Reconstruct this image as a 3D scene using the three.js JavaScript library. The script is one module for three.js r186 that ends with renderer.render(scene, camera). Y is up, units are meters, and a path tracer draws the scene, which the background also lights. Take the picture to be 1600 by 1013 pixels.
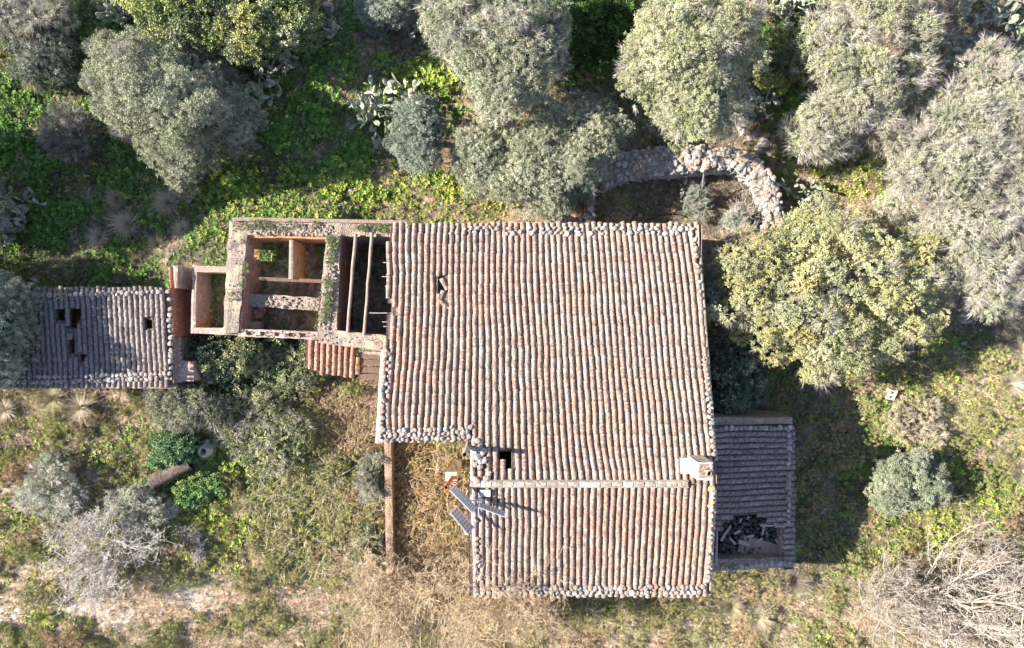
import * as THREE from 'three';
import { mergeGeometries } from 'three/addons/utils/BufferGeometryUtils.js';

// ---------------------------------------------------------------- camera, sky, sun, exposure
const W = 1024, H = 648;
const scene = new THREE.Scene();
const CAM_H = 30, HALF = 0.75;                                   // metres above ground, tan of half the horizontal angle
const camera = new THREE.PerspectiveCamera(2 * Math.atan(HALF * 1013 / 1600) * 180 / Math.PI, W / H, 0.1, 2000);
camera.position.set(0, CAM_H, 0); camera.up.set(0, 0, -1); camera.lookAt(0, 0, 0);
const renderer = new THREE.WebGLRenderer({ antialias: true });
renderer.setSize(W, H);
renderer.toneMapping = THREE.LinearToneMapping;
renderer.toneMappingExposure = 2.95;
renderer.shadowMap.enabled = true;
const SUN = new THREE.Vector3(-Math.cos(0.575), Math.sin(0.575), -0.055).normalize();
{
  const w = 256, h = 128, d = new Float32Array(w * h * 4);
  for (let j = 0; j < h; j++) for (let i = 0; i < w; i++) {
    const el = ((j + 0.5) / h - 0.5) * Math.PI, az = ((i + 0.5) / w - 0.5) * 2 * Math.PI;
    const v = new THREE.Vector3(Math.cos(el) * Math.cos(az), Math.sin(el), Math.cos(el) * Math.sin(az));
    const t = Math.max(0, v.y), hz = Math.pow(1 - t, 3), g = Math.pow(Math.max(0, v.dot(SUN)), 10) * 0.18;
    const k = (j * w + i) * 4;
    const c = v.y < 0 ? [0.10, 0.09, 0.07] : [0.10 + 0.19 * hz + g, 0.15 + 0.18 * hz + g * 0.95, 0.265 + 0.14 * hz + g * 0.8];
    d[k] = c[0]; d[k + 1] = c[1]; d[k + 2] = c[2]; d[k + 3] = 1;
  }
  const sky = new THREE.DataTexture(d, w, h, THREE.RGBAFormat, THREE.FloatType);
  sky.mapping = THREE.EquirectangularReflectionMapping; sky.magFilter = sky.minFilter = THREE.LinearFilter; sky.needsUpdate = true;
  scene.background = sky; scene.environment = sky;
}
const sun = new THREE.DirectionalLight(new THREE.Color(1, 0.915, 0.79), 5);
sun.position.copy(SUN).multiplyScalar(80); sun.target.position.set(0, 0, 0);
sun.castShadow = true; sun.shadow.mapSize.set(4096, 4096);
Object.assign(sun.shadow.camera, { left: -40, right: 40, top: 40, bottom: -40, near: 1, far: 200 });
scene.add(sun, sun.target);

// ---------------------------------------------------------------- small helpers
let seedState = 12345;
const seed = s => { seedState = s >>> 0; };
const rnd = () => { seedState = (seedState + 0x6D2B79F5) >>> 0; let t = seedState; t = Math.imul(t ^ (t >>> 15), t | 1); t ^= t + Math.imul(t ^ (t >>> 7), t | 61); return ((t ^ (t >>> 14)) >>> 0) / 4294967296; };
const rr = (a, b) => a + (b - a) * rnd();
const pick = a => a[Math.floor(rnd() * a.length)];
const clamp = (x, a = 0, b = 1) => Math.min(b, Math.max(a, x));
const smooth = (a, b, x) => { const t = clamp((x - a) / (b - a)); return t * t * (3 - 2 * t); };
const V = (x, y, z) => new THREE.Vector3(x, y, z);
const h2 = (i, j) => { let n = Math.imul(i, 374761393) + Math.imul(j, 668265263); n = Math.imul(n ^ (n >>> 13), 1274126177); return ((n ^ (n >>> 16)) >>> 0) / 4294967296; };
function noise(x, y) { const i = Math.floor(x), j = Math.floor(y); let u = x - i, v = y - j; u = u * u * (3 - 2 * u); v = v * v * (3 - 2 * v); return (h2(i, j) * (1 - u) + h2(i + 1, j) * u) * (1 - v) + (h2(i, j + 1) * (1 - u) + h2(i + 1, j + 1) * u) * v; }
const fbm = (x, y, o = 4) => { let s = 0, a = 0.5, t = 0; for (let k = 0; k < o; k++) { s += a * noise(x + k * 17.3, y - k * 9.1); t += a; a *= 0.5; x *= 2.03; y *= 2.03; } return s / t; };
const n3 = (x, y, z) => (noise(x + z * 0.73, y + 13.7) + noise(y + x * 0.61 + 31, z + 7.9) + noise(z + y * 0.57 + 57, x + 3.1)) / 3;
const K = 800 / HALF;
const at = (px, py, h = 0) => V((px - 800) / K * (CAM_H - h), h, (py - 506.5) / K * (CAM_H - h));
const toPx = p => [800 + p.x * K / (CAM_H - p.y), 506.5 + p.z * K / (CAM_H - p.y)];
const inPoly = (x, y, poly) => { let c = false; for (let i = 0, j = poly.length - 1; i < poly.length; j = i++) { const [xi, yi] = poly[i], [xj, yj] = poly[j]; if ((yi > y) !== (yj > y) && x < (xj - xi) * (y - yi) / (yj - yi) + xi) c = !c; } return c; };
const edgeDist = (x, y, poly) => { let m = 1e9; for (let i = 0, j = poly.length - 1; i < poly.length; j = i++) { const [x0, y0] = poly[j], [x1, y1] = poly[i], dx = x1 - x0, dy = y1 - y0, t = clamp(((x - x0) * dx + (y - y0) * dy) / (dx * dx + dy * dy + 1e-9)); m = Math.min(m, Math.hypot(x - x0 - t * dx, y - y0 - t * dy)); } return m; };

const used = {};
function numbered(n) { const k = used[n] = (used[n] ?? -1) + 1; return k ? `${n}_${String(k).padStart(3, '0')}` : n; }
function tag(o, label, category, group, kind) { if (label) o.userData.label = label; if (category) o.userData.category = category; if (group) o.userData.group = group; if (kind) o.userData.kind = kind; return o; }
function thing(name, label, category, group) { const o = new THREE.Group(); o.name = numbered(name); scene.add(o); return tag(o, label, category, group); }
function part(name, geo, mat, parent, kind) { const m = new THREE.Mesh(geo, mat); m.name = parent === scene ? numbered(name) : name; m.castShadow = m.receiveShadow = true; if (kind) m.userData.kind = kind; parent.add(m); return m; }
function rebase(o, p) { o.position.copy(p); for (const c of o.children) c.position.sub(p); return o; }
const merge = gs => mergeGeometries(gs.map(g => { const q = g.index ? g.toNonIndexed() : g; for (const k of Object.keys(q.attributes)) if (!['position', 'normal', 'uv', 'color'].includes(k)) q.deleteAttribute(k); return q; }));

// ---------------------------------------------------------------- textures and materials (albedo, bump)
function tex(n, fn, srgb = true, span = 1) {                       // fn(u, v) in 0..1 gives linear colour
  const d = new Uint8Array(n * n * 4);
  const enc = c => Math.round(255 * clamp(srgb ? (c <= 0.0031308 ? c * 12.92 : 1.055 * Math.pow(c, 1 / 2.4) - 0.055) : c));
  for (let j = 0; j < n; j++) for (let i = 0; i < n; i++) { const c = fn((i + 0.5) / n, (j + 0.5) / n), k = (j * n + i) * 4; d[k] = enc(c[0]); d[k + 1] = enc(c[1]); d[k + 2] = enc(c[2]); d[k + 3] = 255; }
  const t = new THREE.DataTexture(d, n, n); t.magFilter = t.minFilter = THREE.LinearFilter; t.wrapS = t.wrapT = THREE.MirroredRepeatWrapping; t.repeat.set(1 / span, 1 / span);
  if (srgb) t.colorSpace = THREE.SRGBColorSpace; t.needsUpdate = true; return t;
}
const mixc = (a, b, t) => [a[0] + (b[0] - a[0]) * t, a[1] + (b[1] - a[1]) * t, a[2] + (b[2] - a[2]) * t];
const std = (o) => new THREE.MeshStandardMaterial({ roughness: 0.9, side: THREE.DoubleSide, ...o });
// fired clay with lichen: pale rings, grey crusts, dark soot; 2 m square
function clayTex(pale, grey, dark) {
  return tex(512, (u, v) => {
    const x = u * 2, y = v * 2;
    let c = [1, 1, 1];
    c = mixc(c, [0.72, 0.67, 0.63], smooth(0.45, 0.65, fbm(x * 9, y * 5, 4)) * dark);
    c = mixc(c, [1.25, 1.26, 1.25], smooth(0.5, 0.62, fbm(x * 13 + 5, y * 11, 4)) * grey);
    c = mixc(c, [1.8, 1.82, 1.84], smooth(0.55, 0.66, fbm(x * 22 + 50, y * 22 + 9, 3)) * pale);
    c = mixc(c, [0.45, 0.38, 0.34], smooth(0.6, 0.68, fbm(x * 18 + 11, y * 18 + 70, 3)) * 0.7);
    return [c[0] * 0.395, c[1] * 0.38, c[2] * 0.375];
  }, true, 2);
}
const grainBump = tex(256, (u, v) => { const q = fbm(u * 40, v * 40, 4); return [q, q, q]; }, false, 1);
const tileMat = std({ map: clayTex(0.85, 0.7, 0.8), vertexColors: true, bumpMap: grainBump, bumpScale: 0.012 });
const darkTileMat = std({ map: clayTex(0.7, 0.9, 0.9), vertexColors: true, bumpMap: grainBump, bumpScale: 0.012 });
function stoneTex(a, b, c, f = 1) { return tex(512, (u, v) => { const x = u * 2 * f, y = v * 2 * f; let q = mixc(a, b, smooth(0.3, 0.7, fbm(x * 3, y * 3, 5))); q = mixc(q, c, smooth(0.52, 0.7, fbm(x * 11 + 7, y * 11, 4))); const k = 0.75 + 0.5 * fbm(x * 40, y * 40, 3); return q.map(z => z * k); }, true, 2); }
const stoneMats = [[0.43, 0.405, 0.38], [0.52, 0.49, 0.46], [0.40, 0.31, 0.25], [0.33, 0.315, 0.30], [0.44, 0.36, 0.30]].map(c => std({ map: stoneTex(c, c.map(q => q * 0.75), c.map(q => Math.min(0.7, q * 1.45))), bumpMap: grainBump, bumpScale: 0.03 }));
const lichenStone = std({ map: stoneTex([0.5, 0.3, 0.07], [0.36, 0.3, 0.22], [0.55, 0.5, 0.42]) });
// rubble masonry set in pale mortar: irregular small stones
function rubbleTex(stoneA, stoneB, mortar) {
  const pts = []; const N = 22; for (let j = 0; j < N; j++) for (let i = 0; i < N; i++) pts.push([(i + h2(i, j + 900)) / N, (j + h2(i + 500, j)) / N, h2(i + 77, j + 31)]);
  return [0, 1].map(kind => tex(512, (u, v) => {
    let d1 = 9, d2 = 9, id = 0; const ci = Math.floor(u * N), cj = Math.floor(v * N);
    for (let j = cj - 1; j <= cj + 1; j++) for (let i = ci - 1; i <= ci + 1; i++) { if (i < 0 || j < 0 || i >= N || j >= N) continue; const p = pts[j * N + i], d = Math.hypot(p[0] - u, p[1] - v) * N; if (d < d1) { d2 = d1; d1 = d; id = p[2]; } else if (d < d2) d2 = d; }
    const e = smooth(0.05, 0.25, d2 - d1 + (fbm(u * 60, v * 60, 2) - 0.5) * 0.25);
    if (kind) { const q = e * 0.8 + fbm(u * 50, v * 50, 2) * 0.2; return [q, q, q]; }
    let c = mixc(mortar, mixc(stoneA, stoneB, id), e * (0.35 + 0.65 * smooth(0.35, 0.6, fbm(u * 6, v * 6, 3)))); const k = 0.7 + 0.6 * fbm(u * 45 + 3, v * 45, 4); return c.map(q => q * k);
  }, !kind, 2));
}
const rub1 = rubbleTex([0.47, 0.385, 0.32], [0.27, 0.185, 0.14], [0.41, 0.325, 0.26]);
const rubbleMat = std({ map: rub1[0], bumpMap: rub1[1], bumpScale: 0.06 });
const rub2 = rubbleTex([0.46, 0.25, 0.19], [0.58, 0.41, 0.34], [0.36, 0.18, 0.13]);
const redRubbleMat = std({ map: rub2[0], bumpMap: rub2[1], bumpScale: 0.08 });
const plasterTex = (a, b, c) => tex(512, (u, v) => { let q = mixc(a, b, smooth(0.35, 0.68, fbm(u * 7, v * 4, 5))); q = mixc(q, c, smooth(0.56, 0.68, fbm(u * 18 + 4, v * 14 + 8, 4))); const k = 0.82 + 0.36 * fbm(u * 60, v * 60, 3); return q.map(z => z * k); }, true, 2);
const orangeMat = std({ map: plasterTex([0.60, 0.26, 0.10], [0.50, 0.31, 0.18], [0.26, 0.13, 0.075]), bumpMap: grainBump, bumpScale: 0.02 });
const creamMat = std({ map: plasterTex([0.62, 0.56, 0.47], [0.5, 0.43, 0.35], [0.36, 0.29, 0.22]), bumpMap: grainBump, bumpScale: 0.012 });
const greyPlasterMat = std({ map: plasterTex([0.40, 0.33, 0.27], [0.28, 0.235, 0.195], [0.48, 0.355, 0.23]), bumpMap: grainBump, bumpScale: 0.04 });
const pinkPlasterMat = std({ map: plasterTex([0.44, 0.30, 0.235], [0.35, 0.25, 0.205], [0.54, 0.44, 0.37]), bumpMap: grainBump, bumpScale: 0.03 });
const woodTex = (a, b) => tex(256, (u, v) => { const q = fbm(u * 50, v * 5, 4); const k = 0.8 + 0.4 * fbm(u * 8, v * 30, 3); return mixc(a, b, smooth(0.3, 0.7, q)).map(z => z * k); }, true, 1);
const woodMat = std({ map: woodTex([0.40, 0.33, 0.275], [0.28, 0.22, 0.18]) });
const boardMat = std({ map: woodTex([0.19, 0.12, 0.085], [0.11, 0.07, 0.05]) });
const palewood = std({ map: woodTex([0.50, 0.45, 0.40], [0.32, 0.27, 0.23]) });
const barkMat = std({ map: woodTex([0.19, 0.165, 0.14], [0.11, 0.09, 0.075]), bumpMap: grainBump, bumpScale: 0.03 });
const logMat = std({ map: woodTex([0.15, 0.11, 0.085], [0.085, 0.062, 0.05]), bumpMap: grainBump, bumpScale: 0.04 });
const deadMat = std({ map: woodTex([0.46, 0.415, 0.365], [0.34, 0.295, 0.255]) });
const leafMat = std({ color: 0xffffff, roughness: 0.75 });
const twigMat = std({ color: 0xffffff });

// ---------------------------------------------------------------- the ground
const moundPoly = [at(277, 395, 1.1), at(350, 355, 1.1), at(512, 355, 1.1), at(508, 520, 1.1), at(285, 520, 1.1)].map(p => [p.x, p.z]);
function groundY(x, z) {
  let y = (fbm(x * 0.35 + 40, z * 0.35 + 11, 3) - 0.5) * 0.35 + (fbm(x * 1.7, z * 1.7 + 60, 3) - 0.5) * 0.14;
  const inside = inPoly(x, z, moundPoly), d = inside ? 0 : edgeDist(x, z, moundPoly);
  if (d < 1.6) { const t = 1 - smooth(0, z > -0.2 ? 0.25 : 1.6, d); y = y * (1 - t) + (1.12 + y * 0.4) * t; }
  return y;
}
// what grows or lies where: soft patches, centre and size in metres on the ground
const GX = (px) => (px - 800) / K * CAM_H, GZ = (py) => (py - 506.5) / K * CAM_H;
const patches = [
  // g lush broad leaves, y sunny yellow-green plants, d dry straw, b bare red soil, k dark twiggy litter, l pale limestone
  ['g', 200, 150, 330, 220, 1.0], ['g', 480, 210, 200, 150, 1.1], ['g', 930, 60, 130, 90, 1.3], ['g', 60, 330, 130, 150, 1.0], ['g', 1240, 100, 60, 90, 1.2],
  ['g', 420, 300, 150, 50, 1.0], ['y', 470, 305, 200, 48, 1.9], ['y', 690, 112, 90, 30, 1.3], ['y', 430, 170, 80, 60, 0.5], ['b', 680, 320, 110, 40, 1.2], ['b', 600, 275, 60, 26, 0.7],
  ['y', 710, 315, 70, 24, 0.6], ['b', 720, 210, 70, 60, 1.3], ['k', 880, 150, 90, 60, 1.4], ['b', 800, 175, 60, 24, 1.0], ['k', 640, 75, 70, 50, 1.3], ['b', 560, 80, 50, 40, 0.4],
  ['k', 210, 380, 130, 70, 0.8], ['g', 150, 430, 170, 40, 0.8], ['b', 340, 90, 60, 40, 0.6], ['y', 30, 60, 90, 60, 0.5], ['y', 105, 90, 60, 60, 0.4],
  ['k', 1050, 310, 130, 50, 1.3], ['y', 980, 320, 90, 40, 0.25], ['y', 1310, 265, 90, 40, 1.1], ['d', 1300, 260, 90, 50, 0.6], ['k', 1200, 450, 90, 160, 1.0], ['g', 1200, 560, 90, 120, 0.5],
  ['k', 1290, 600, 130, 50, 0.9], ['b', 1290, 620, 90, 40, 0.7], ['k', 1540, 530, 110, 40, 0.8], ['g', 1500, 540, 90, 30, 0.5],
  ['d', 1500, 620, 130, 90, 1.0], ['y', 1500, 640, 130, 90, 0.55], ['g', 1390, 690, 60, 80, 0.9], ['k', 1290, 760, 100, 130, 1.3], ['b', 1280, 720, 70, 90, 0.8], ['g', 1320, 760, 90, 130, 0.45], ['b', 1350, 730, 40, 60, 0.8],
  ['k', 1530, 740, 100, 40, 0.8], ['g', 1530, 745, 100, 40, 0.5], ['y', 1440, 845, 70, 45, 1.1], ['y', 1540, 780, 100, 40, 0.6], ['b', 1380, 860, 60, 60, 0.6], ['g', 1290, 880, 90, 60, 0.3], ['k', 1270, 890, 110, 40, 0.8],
  ['d', 1220, 960, 180, 60, 1.2], ['b', 1250, 980, 150, 60, 0.5], ['y', 1290, 980, 40, 40, 0.6], ['d', 1480, 960, 160, 80, 0.7], ['k', 1500, 940, 150, 90, 0.6], ['y', 950, 945, 160, 18, 0.6],
  ['d', 900, 970, 190, 40, 1.1], ['l', 980, 965, 90, 22, 0.7], ['k', 870, 1000, 120, 20, 0.6],
  ['d', 740, 950, 150, 70, 0.9], ['y', 700, 960, 130, 60, 0.5], ['d', 680, 800, 60, 120, 0.8], ['y', 670, 760, 60, 80, 0.5], ['k', 630, 800, 30, 80, 0.9],
  ['b', 540, 650, 80, 80, 1.3], ['d', 540, 660, 80, 70, 1.0], ['y', 510, 700, 70, 60, 0.4], ['g', 400, 590, 130, 50, 0.9], ['k', 360, 560, 90, 50, 0.7], ['g', 370, 700, 120, 80, 0.5],
  ['y', 380, 760, 110, 80, 0.8], ['d', 450, 800, 110, 90, 0.6], ['g', 300, 750, 70, 40, 0.9], ['g', 470, 860, 90, 60, 0.5], ['y', 350, 840, 80, 60, 0.7],
  ['d', 100, 640, 150, 40, 1.0], ['k', 60, 700, 120, 40, 0.8], ['y', 130, 690, 120, 60, 0.5], ['b', 140, 700, 120, 70, 0.5], ['y', 60, 830, 90, 60, 0.55], ['b', 60, 820, 100, 60, 0.7], ['k', 40, 850, 70, 40, 0.6],
  ['y', 330, 790, 120, 60, 0.6], ['y', 120, 860, 110, 60, 0.4], ['y', 480, 760, 80, 60, 0.5], ['y', 40, 650, 90, 40, 0.4], ['g', 250, 715, 60, 45, 0.9], ['y', 1430, 590, 80, 50, 0.4], ['d', 250, 930, 330, 80, 1.2], ['b', 200, 940, 330, 80, 0.7], ['l', 60, 890, 80, 26, 0.9], ['l', 210, 950, 150, 32, 1.0], ['l', 330, 925, 90, 22, 0.7], ['l', 20, 960, 60, 20, 0.9], ['y', 60, 970, 70, 40, 0.5],
  ['d', 420, 990, 150, 40, 1.0], ['k', 330, 980, 50, 20, 0.5],
];
const FR = 192, FS = 64, fields = {};
for (const k of 'gydbkl') fields[k] = new Float32Array(FR * FR).fill(k === 'b' ? 0.16 : k === 'd' ? 0.12 : k === 'g' ? 0.1 : 0);
for (const [k, px, py, rx, ry, a] of patches) {
  const cx = GX(px), cz = GZ(py), sx = rx / K * CAM_H, sz = ry / K * CAM_H, F = fields[k];
  for (let j = 0; j < FR; j++) for (let i = 0; i < FR; i++) { const dx = ((i + 0.5) / FR - 0.5) * FS - cx, dz = ((j + 0.5) / FR - 0.5) * FS - cz, e = (dx * dx) / (sx * sx) + (dz * dz) / (sz * sz); if (e < 4) F[j * FR + i] += a * Math.exp(-e * 1.1); }
}
function field(k, x, z) { const u = clamp((x / FS + 0.5) * FR - 0.5, 0, FR - 1.01), v = clamp((z / FS + 0.5) * FR - 0.5, 0, FR - 1.01), i = Math.floor(u), j = Math.floor(v), a = u - i, b = v - j, F = fields[k], q = j * FR + i; return (F[q] * (1 - a) + F[q + 1] * a) * (1 - b) + (F[q + FR] * (1 - a) + F[q + FR + 1] * a) * b; }
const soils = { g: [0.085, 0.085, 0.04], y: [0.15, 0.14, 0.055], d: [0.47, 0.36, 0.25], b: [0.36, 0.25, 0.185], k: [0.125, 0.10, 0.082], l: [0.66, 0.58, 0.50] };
{
  const map = tex(2048, (u, v) => {
    const x = (u - 0.5) * FS, z = (v - 0.5) * FS; let s = 0, c = [0, 0, 0], n = 0;
    for (const k in soils) { n += 13.7; let w = field(k, x, z); if (w < 0.02) continue; w = Math.pow(w, 1.3) * Math.pow(0.25 + 1.6 * noise(x * 1.1 + n, z * 1.1 - n) * (0.4 + noise(x * 4.3 - n, z * 4.3 + n)), k === 'l' ? 6 : 3.4); s += w; c[0] += soils[k][0] * w; c[1] += soils[k][1] * w; c[2] += soils[k][2] * w; }
    const gr = noise(x * 31 + 5, z * 31), f = (0.5 + 0.9 * noise(x * 9, z * 9) * (0.5 + noise(x * 19 + 3, z * 19)) + (gr > 0.72 ? 0.35 : gr < 0.25 ? -0.18 : 0)) / (s + 1e-6);
    return [c[0] * f, c[1] * f, c[2] * f];
  });
  const line = (a, b, step, far) => { const o = []; for (let q = a; q <= b + 1e-6; q += step) o.push(q); let g = step; while (o[0] > -far) { g *= 1.5; o.unshift(o[0] - g); o.push(o[o.length - 1] + g); } return o; };
  const xs = line(-26, 26, 0.16, 500), zs = line(-17, 17, 0.16, 500), pos = [], uv = [], idx = [];
  for (const z of zs) for (const x of xs) { pos.push(x, Math.abs(x) < 40 && Math.abs(z) < 40 ? groundY(x, z) : 0, z); uv.push(x / FS + 0.5, z / FS + 0.5); }
  for (let j = 0; j < zs.length - 1; j++) for (let i = 0; i < xs.length - 1; i++) { const a = j * xs.length + i, b = a + xs.length; idx.push(a, b, a + 1, a + 1, b, b + 1); }
  const g = new THREE.BufferGeometry(); g.setAttribute('position', new THREE.Float32BufferAttribute(pos, 3)); g.setAttribute('uv', new THREE.Float32BufferAttribute(uv, 2)); g.setIndex(idx); g.computeVertexNormals();
  const bump = grainBump.clone(); bump.repeat.set(FS / 0.9, FS / 0.9);
  tag(part('ground', g, std({ map, roughness: 0.97, bumpMap: bump, bumpScale: 0.05, side: THREE.FrontSide }), scene), 'uneven field soil with dry and green patches around the farmhouse', 'ground', null, 'structure');
}

// ---------------------------------------------------------------- walls of rubble, tubes, stones
// a wall between two edges a0-a1 and b0-b1 (world points at its top), down to y0; rough faces
function wallGeo(a0, a1, b0, b1, y0, rough = 0.05, topRough = 0.08, step = 0.16) {
  const L = Math.max(a0.distanceTo(a1), b0.distanceTo(b1)), n = Math.max(2, Math.round(L / step)), T = a0.distanceTo(b0), na = Math.max(2, Math.round(T / step));
  const top = (a0.y + b0.y) / 2, ns = Math.max(2, Math.round((top - y0) / 0.22)), prof = [];
  for (let k = 0; k < ns; k++) prof.push([0, k / ns]); for (let k = 0; k <= na; k++) prof.push([k / na, 1]); for (let k = ns - 1; k >= 0; k--) prof.push([1, k / ns]);
  const pos = [], uv = [], idx = [], m = prof.length, A = V(), B = V(), P = V();
  let per = 0; const pl = prof.map(([t, h], i) => { if (i) per += Math.hypot((t - prof[i - 1][0]) * T, (h - prof[i - 1][1]) * (top - y0)); return per; });
  for (let s = 0; s <= n; s++) {
    A.lerpVectors(a0, a1, s / n); B.lerpVectors(b0, b1, s / n);
    prof.forEach(([t, h], k) => {
      P.lerpVectors(A, B, t); P.y = y0 + (P.y - y0) * h; const f = 4.3;
      const dx = (n3(P.x * f, P.y * f, P.z * f) - 0.5) * 2 * rough, dz = (n3(P.z * f + 9, P.x * f, P.y * f + 4) - 0.5) * 2 * rough, dy = h === 1 ? (n3(P.x * 3.1 + 5, P.z * 3.1, 2) - 0.55) * 2 * topRough - (t === 0 || t === 1 ? 0.02 : 0) : 0;
      pos.push(P.x + dx, P.y + dy, P.z + dz); uv.push(s / n * L + a0.x, pl[k] + a0.z);
    });
  }
  for (let s = 0; s < n; s++) for (let k = 0; k < m - 1; k++) { const a = s * m + k, b = a + m; idx.push(a, a + 1, b, a + 1, b + 1, b); }
  for (const s of [0, n]) for (let k = 1; k < m - 1; k++) idx.push(s * m, s * m + k, s * m + k + 1);
  const g = new THREE.BufferGeometry(); g.setAttribute('position', new THREE.Float32BufferAttribute(pos, 3)); g.setAttribute('uv', new THREE.Float32BufferAttribute(uv, 2)); g.setIndex(idx);
  const q = g.toNonIndexed(); q.computeVertexNormals(); return q;
}
// the same from photo places of the top edges
const wallPx = (h, y0, e0, e1, f0, f1, ...r) => wallGeo(at(e0[0], e0[1], h), at(e1[0], e1[1], h), at(f0[0], f0[1], h), at(f1[0], f1[1], h), y0, ...r);
function tube(pts, r0, r1, seg = 5, cap = true) {
  const n = pts.length, pos = [], uv = [], idx = [], t = V(), u = V(), w = V(); let l = 0;
  let ref = V(0.3, 0.2, 0.93);
  for (let i = 0; i < n; i++) {
    t.subVectors(pts[Math.min(n - 1, i + 1)], pts[Math.max(0, i - 1)]).normalize(); if (Math.abs(t.dot(ref)) > 0.95) ref = V(0.9, 0.3, -0.2);
    u.crossVectors(t, ref).normalize(); w.crossVectors(t, u); const r = r0 + (r1 - r0) * i / (n - 1); if (i) l += pts[i].distanceTo(pts[i - 1]);
    for (let k = 0; k <= seg; k++) { const a = k / seg * Math.PI * 2, c = Math.cos(a) * r, s = Math.sin(a) * r; pos.push(pts[i].x + u.x * c + w.x * s, pts[i].y + u.y * c + w.y * s, pts[i].z + u.z * c + w.z * s); uv.push(k / seg * 0.3, l); }
  }
  const m = seg + 1; for (let i = 0; i < n - 1; i++) for (let k = 0; k < seg; k++) { const a = i * m + k, b = a + m; idx.push(a, a + 1, b, a + 1, b + 1, b); }
  if (cap) for (const [o, f] of [[0, 0], [(n - 1) * m, 1]]) for (let k = 1; k < seg - 1; k++) f ? idx.push(o, o + k, o + k + 1) : idx.push(o, o + k + 1, o + k);
  const g = new THREE.BufferGeometry(); g.setAttribute('position', new THREE.Float32BufferAttribute(pos, 3)); g.setAttribute('uv', new THREE.Float32BufferAttribute(uv, 2)); g.setIndex(idx); g.computeVertexNormals(); return g;
}
function bent(a, b, n, wob) { const o = [], d = a.distanceTo(b); for (let i = 0; i <= n; i++) { const p = V().lerpVectors(a, b, i / n), e = Math.sin(i / n * Math.PI) * wob * d; p.x += rr(-e, e); p.y += rr(-e, e) * 0.7; p.z += rr(-e, e); o.push(p); } return o; }
seed(7);
const stoneGeos = [...Array(9)].map((_, k) => { const g = new THREE.IcosahedronGeometry(1, k < 6 ? 0 : 1), p = g.attributes.position, uv = []; const s = [1, rr(0.6, 0.85), rr(0.75, 1.05)]; for (let i = 0; i < p.count; i++) { const x = p.getX(i), y = p.getY(i), z = p.getZ(i), q = 0.55 + 0.92 * n3(x * 1.3 + k * 9 + 20, y * 1.3 + 20, z * 1.3 + 20); p.setXYZ(i, x * q * s[0], y * q * s[1], z * q * s[2]); uv.push(x * 0.3 + k, z * 0.3 + y * 0.2); } g.setAttribute('uv', new THREE.Float32BufferAttribute(uv, 2)); g.computeVertexNormals(); return g; });
function stone(parent, p, r, name = 'stone', mats = stoneMats) { const m = part(name, pick(stoneGeos), pick(mats), parent); m.position.copy(p); m.rotation.set(rr(-0.4, 0.4), rr(0, 6.28), rr(-0.4, 0.4)); m.scale.set(r * rr(0.8, 1.2), r * rr(0.7, 1.1), r * rr(0.8, 1.2)); return m; }
const _q = new THREE.Quaternion(), _q2 = new THREE.Quaternion(), _m = new THREE.Matrix4(), _s = V(), UPV = V(0, 1, 0);
function rubbleHeap(list, mat) { return list.map(([p, r]) => { const g = pick(stoneGeos.slice(0, 6)).clone(); _m.compose(p, _q.setFromEuler(new THREE.Euler(rr(-0.6, 0.6), rr(0, 6.28), rr(-0.6, 0.6))), _s.set(r * rr(0.7, 1.3), r * rr(0.6, 1), r * rr(0.7, 1.3))); g.applyMatrix4(_m); return g; }); }
const box = (x0, y0, z0, x1, y1, z1) => { const g = new THREE.BoxGeometry(x1 - x0, y1 - y0, z1 - z0); g.translate((x0 + x1) / 2, (y0 + y1) / 2, (z0 + z1) / 2); return g; };

// ---------------------------------------------------------------- roofs of clay tiles
function tileGeo(r0, r1, L, tone, du, k) {                       // half barrel, wide mouth at z = 0, lip thickness shown at the mouth
  const n = 8, pos = [], uv = [], col = [], idx = []; const th = 0.016;
  const ring = (r, z, lift) => { for (let i = 0; i <= n; i++) { const a = Math.PI * i / n, j = 1 + (h2(i + k * 13, Math.round(z * 10)) - 0.5) * 0.06; pos.push(-Math.cos(a) * r * j, Math.sin(a) * r * j * 0.95 + lift, z + (z === 0 ? (h2(i + k * 7, 5) - 0.5) * 0.03 : 0)); uv.push(du[0] + i / n * r * 3, du[1] + z); const q = 0.93 + 0.14 * h2(i + k * 3, 71); col.push(tone[0] * q, tone[1] * q, tone[2] * q); } };
  ring(r0 - th, 0, 0.012); ring(r0, 0, 0.014); ring((r0 + r1) / 2, L / 2, 0.006); ring(r1, L, 0);
  for (let s = 0; s < 3; s++) for (let i = 0; i < n; i++) { const a = s * (n + 1) + i, b = a + n + 1; idx.push(a, b, a + 1, a + 1, b, b + 1); }
  const g = new THREE.BufferGeometry(); g.setAttribute('position', new THREE.Float32BufferAttribute(pos, 3)); g.setAttribute('uv', new THREE.Float32BufferAttribute(uv, 2)); g.setAttribute('color', new THREE.Float32BufferAttribute(col, 3)); g.setIndex(idx); g.computeVertexNormals(); return g;
}
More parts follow.
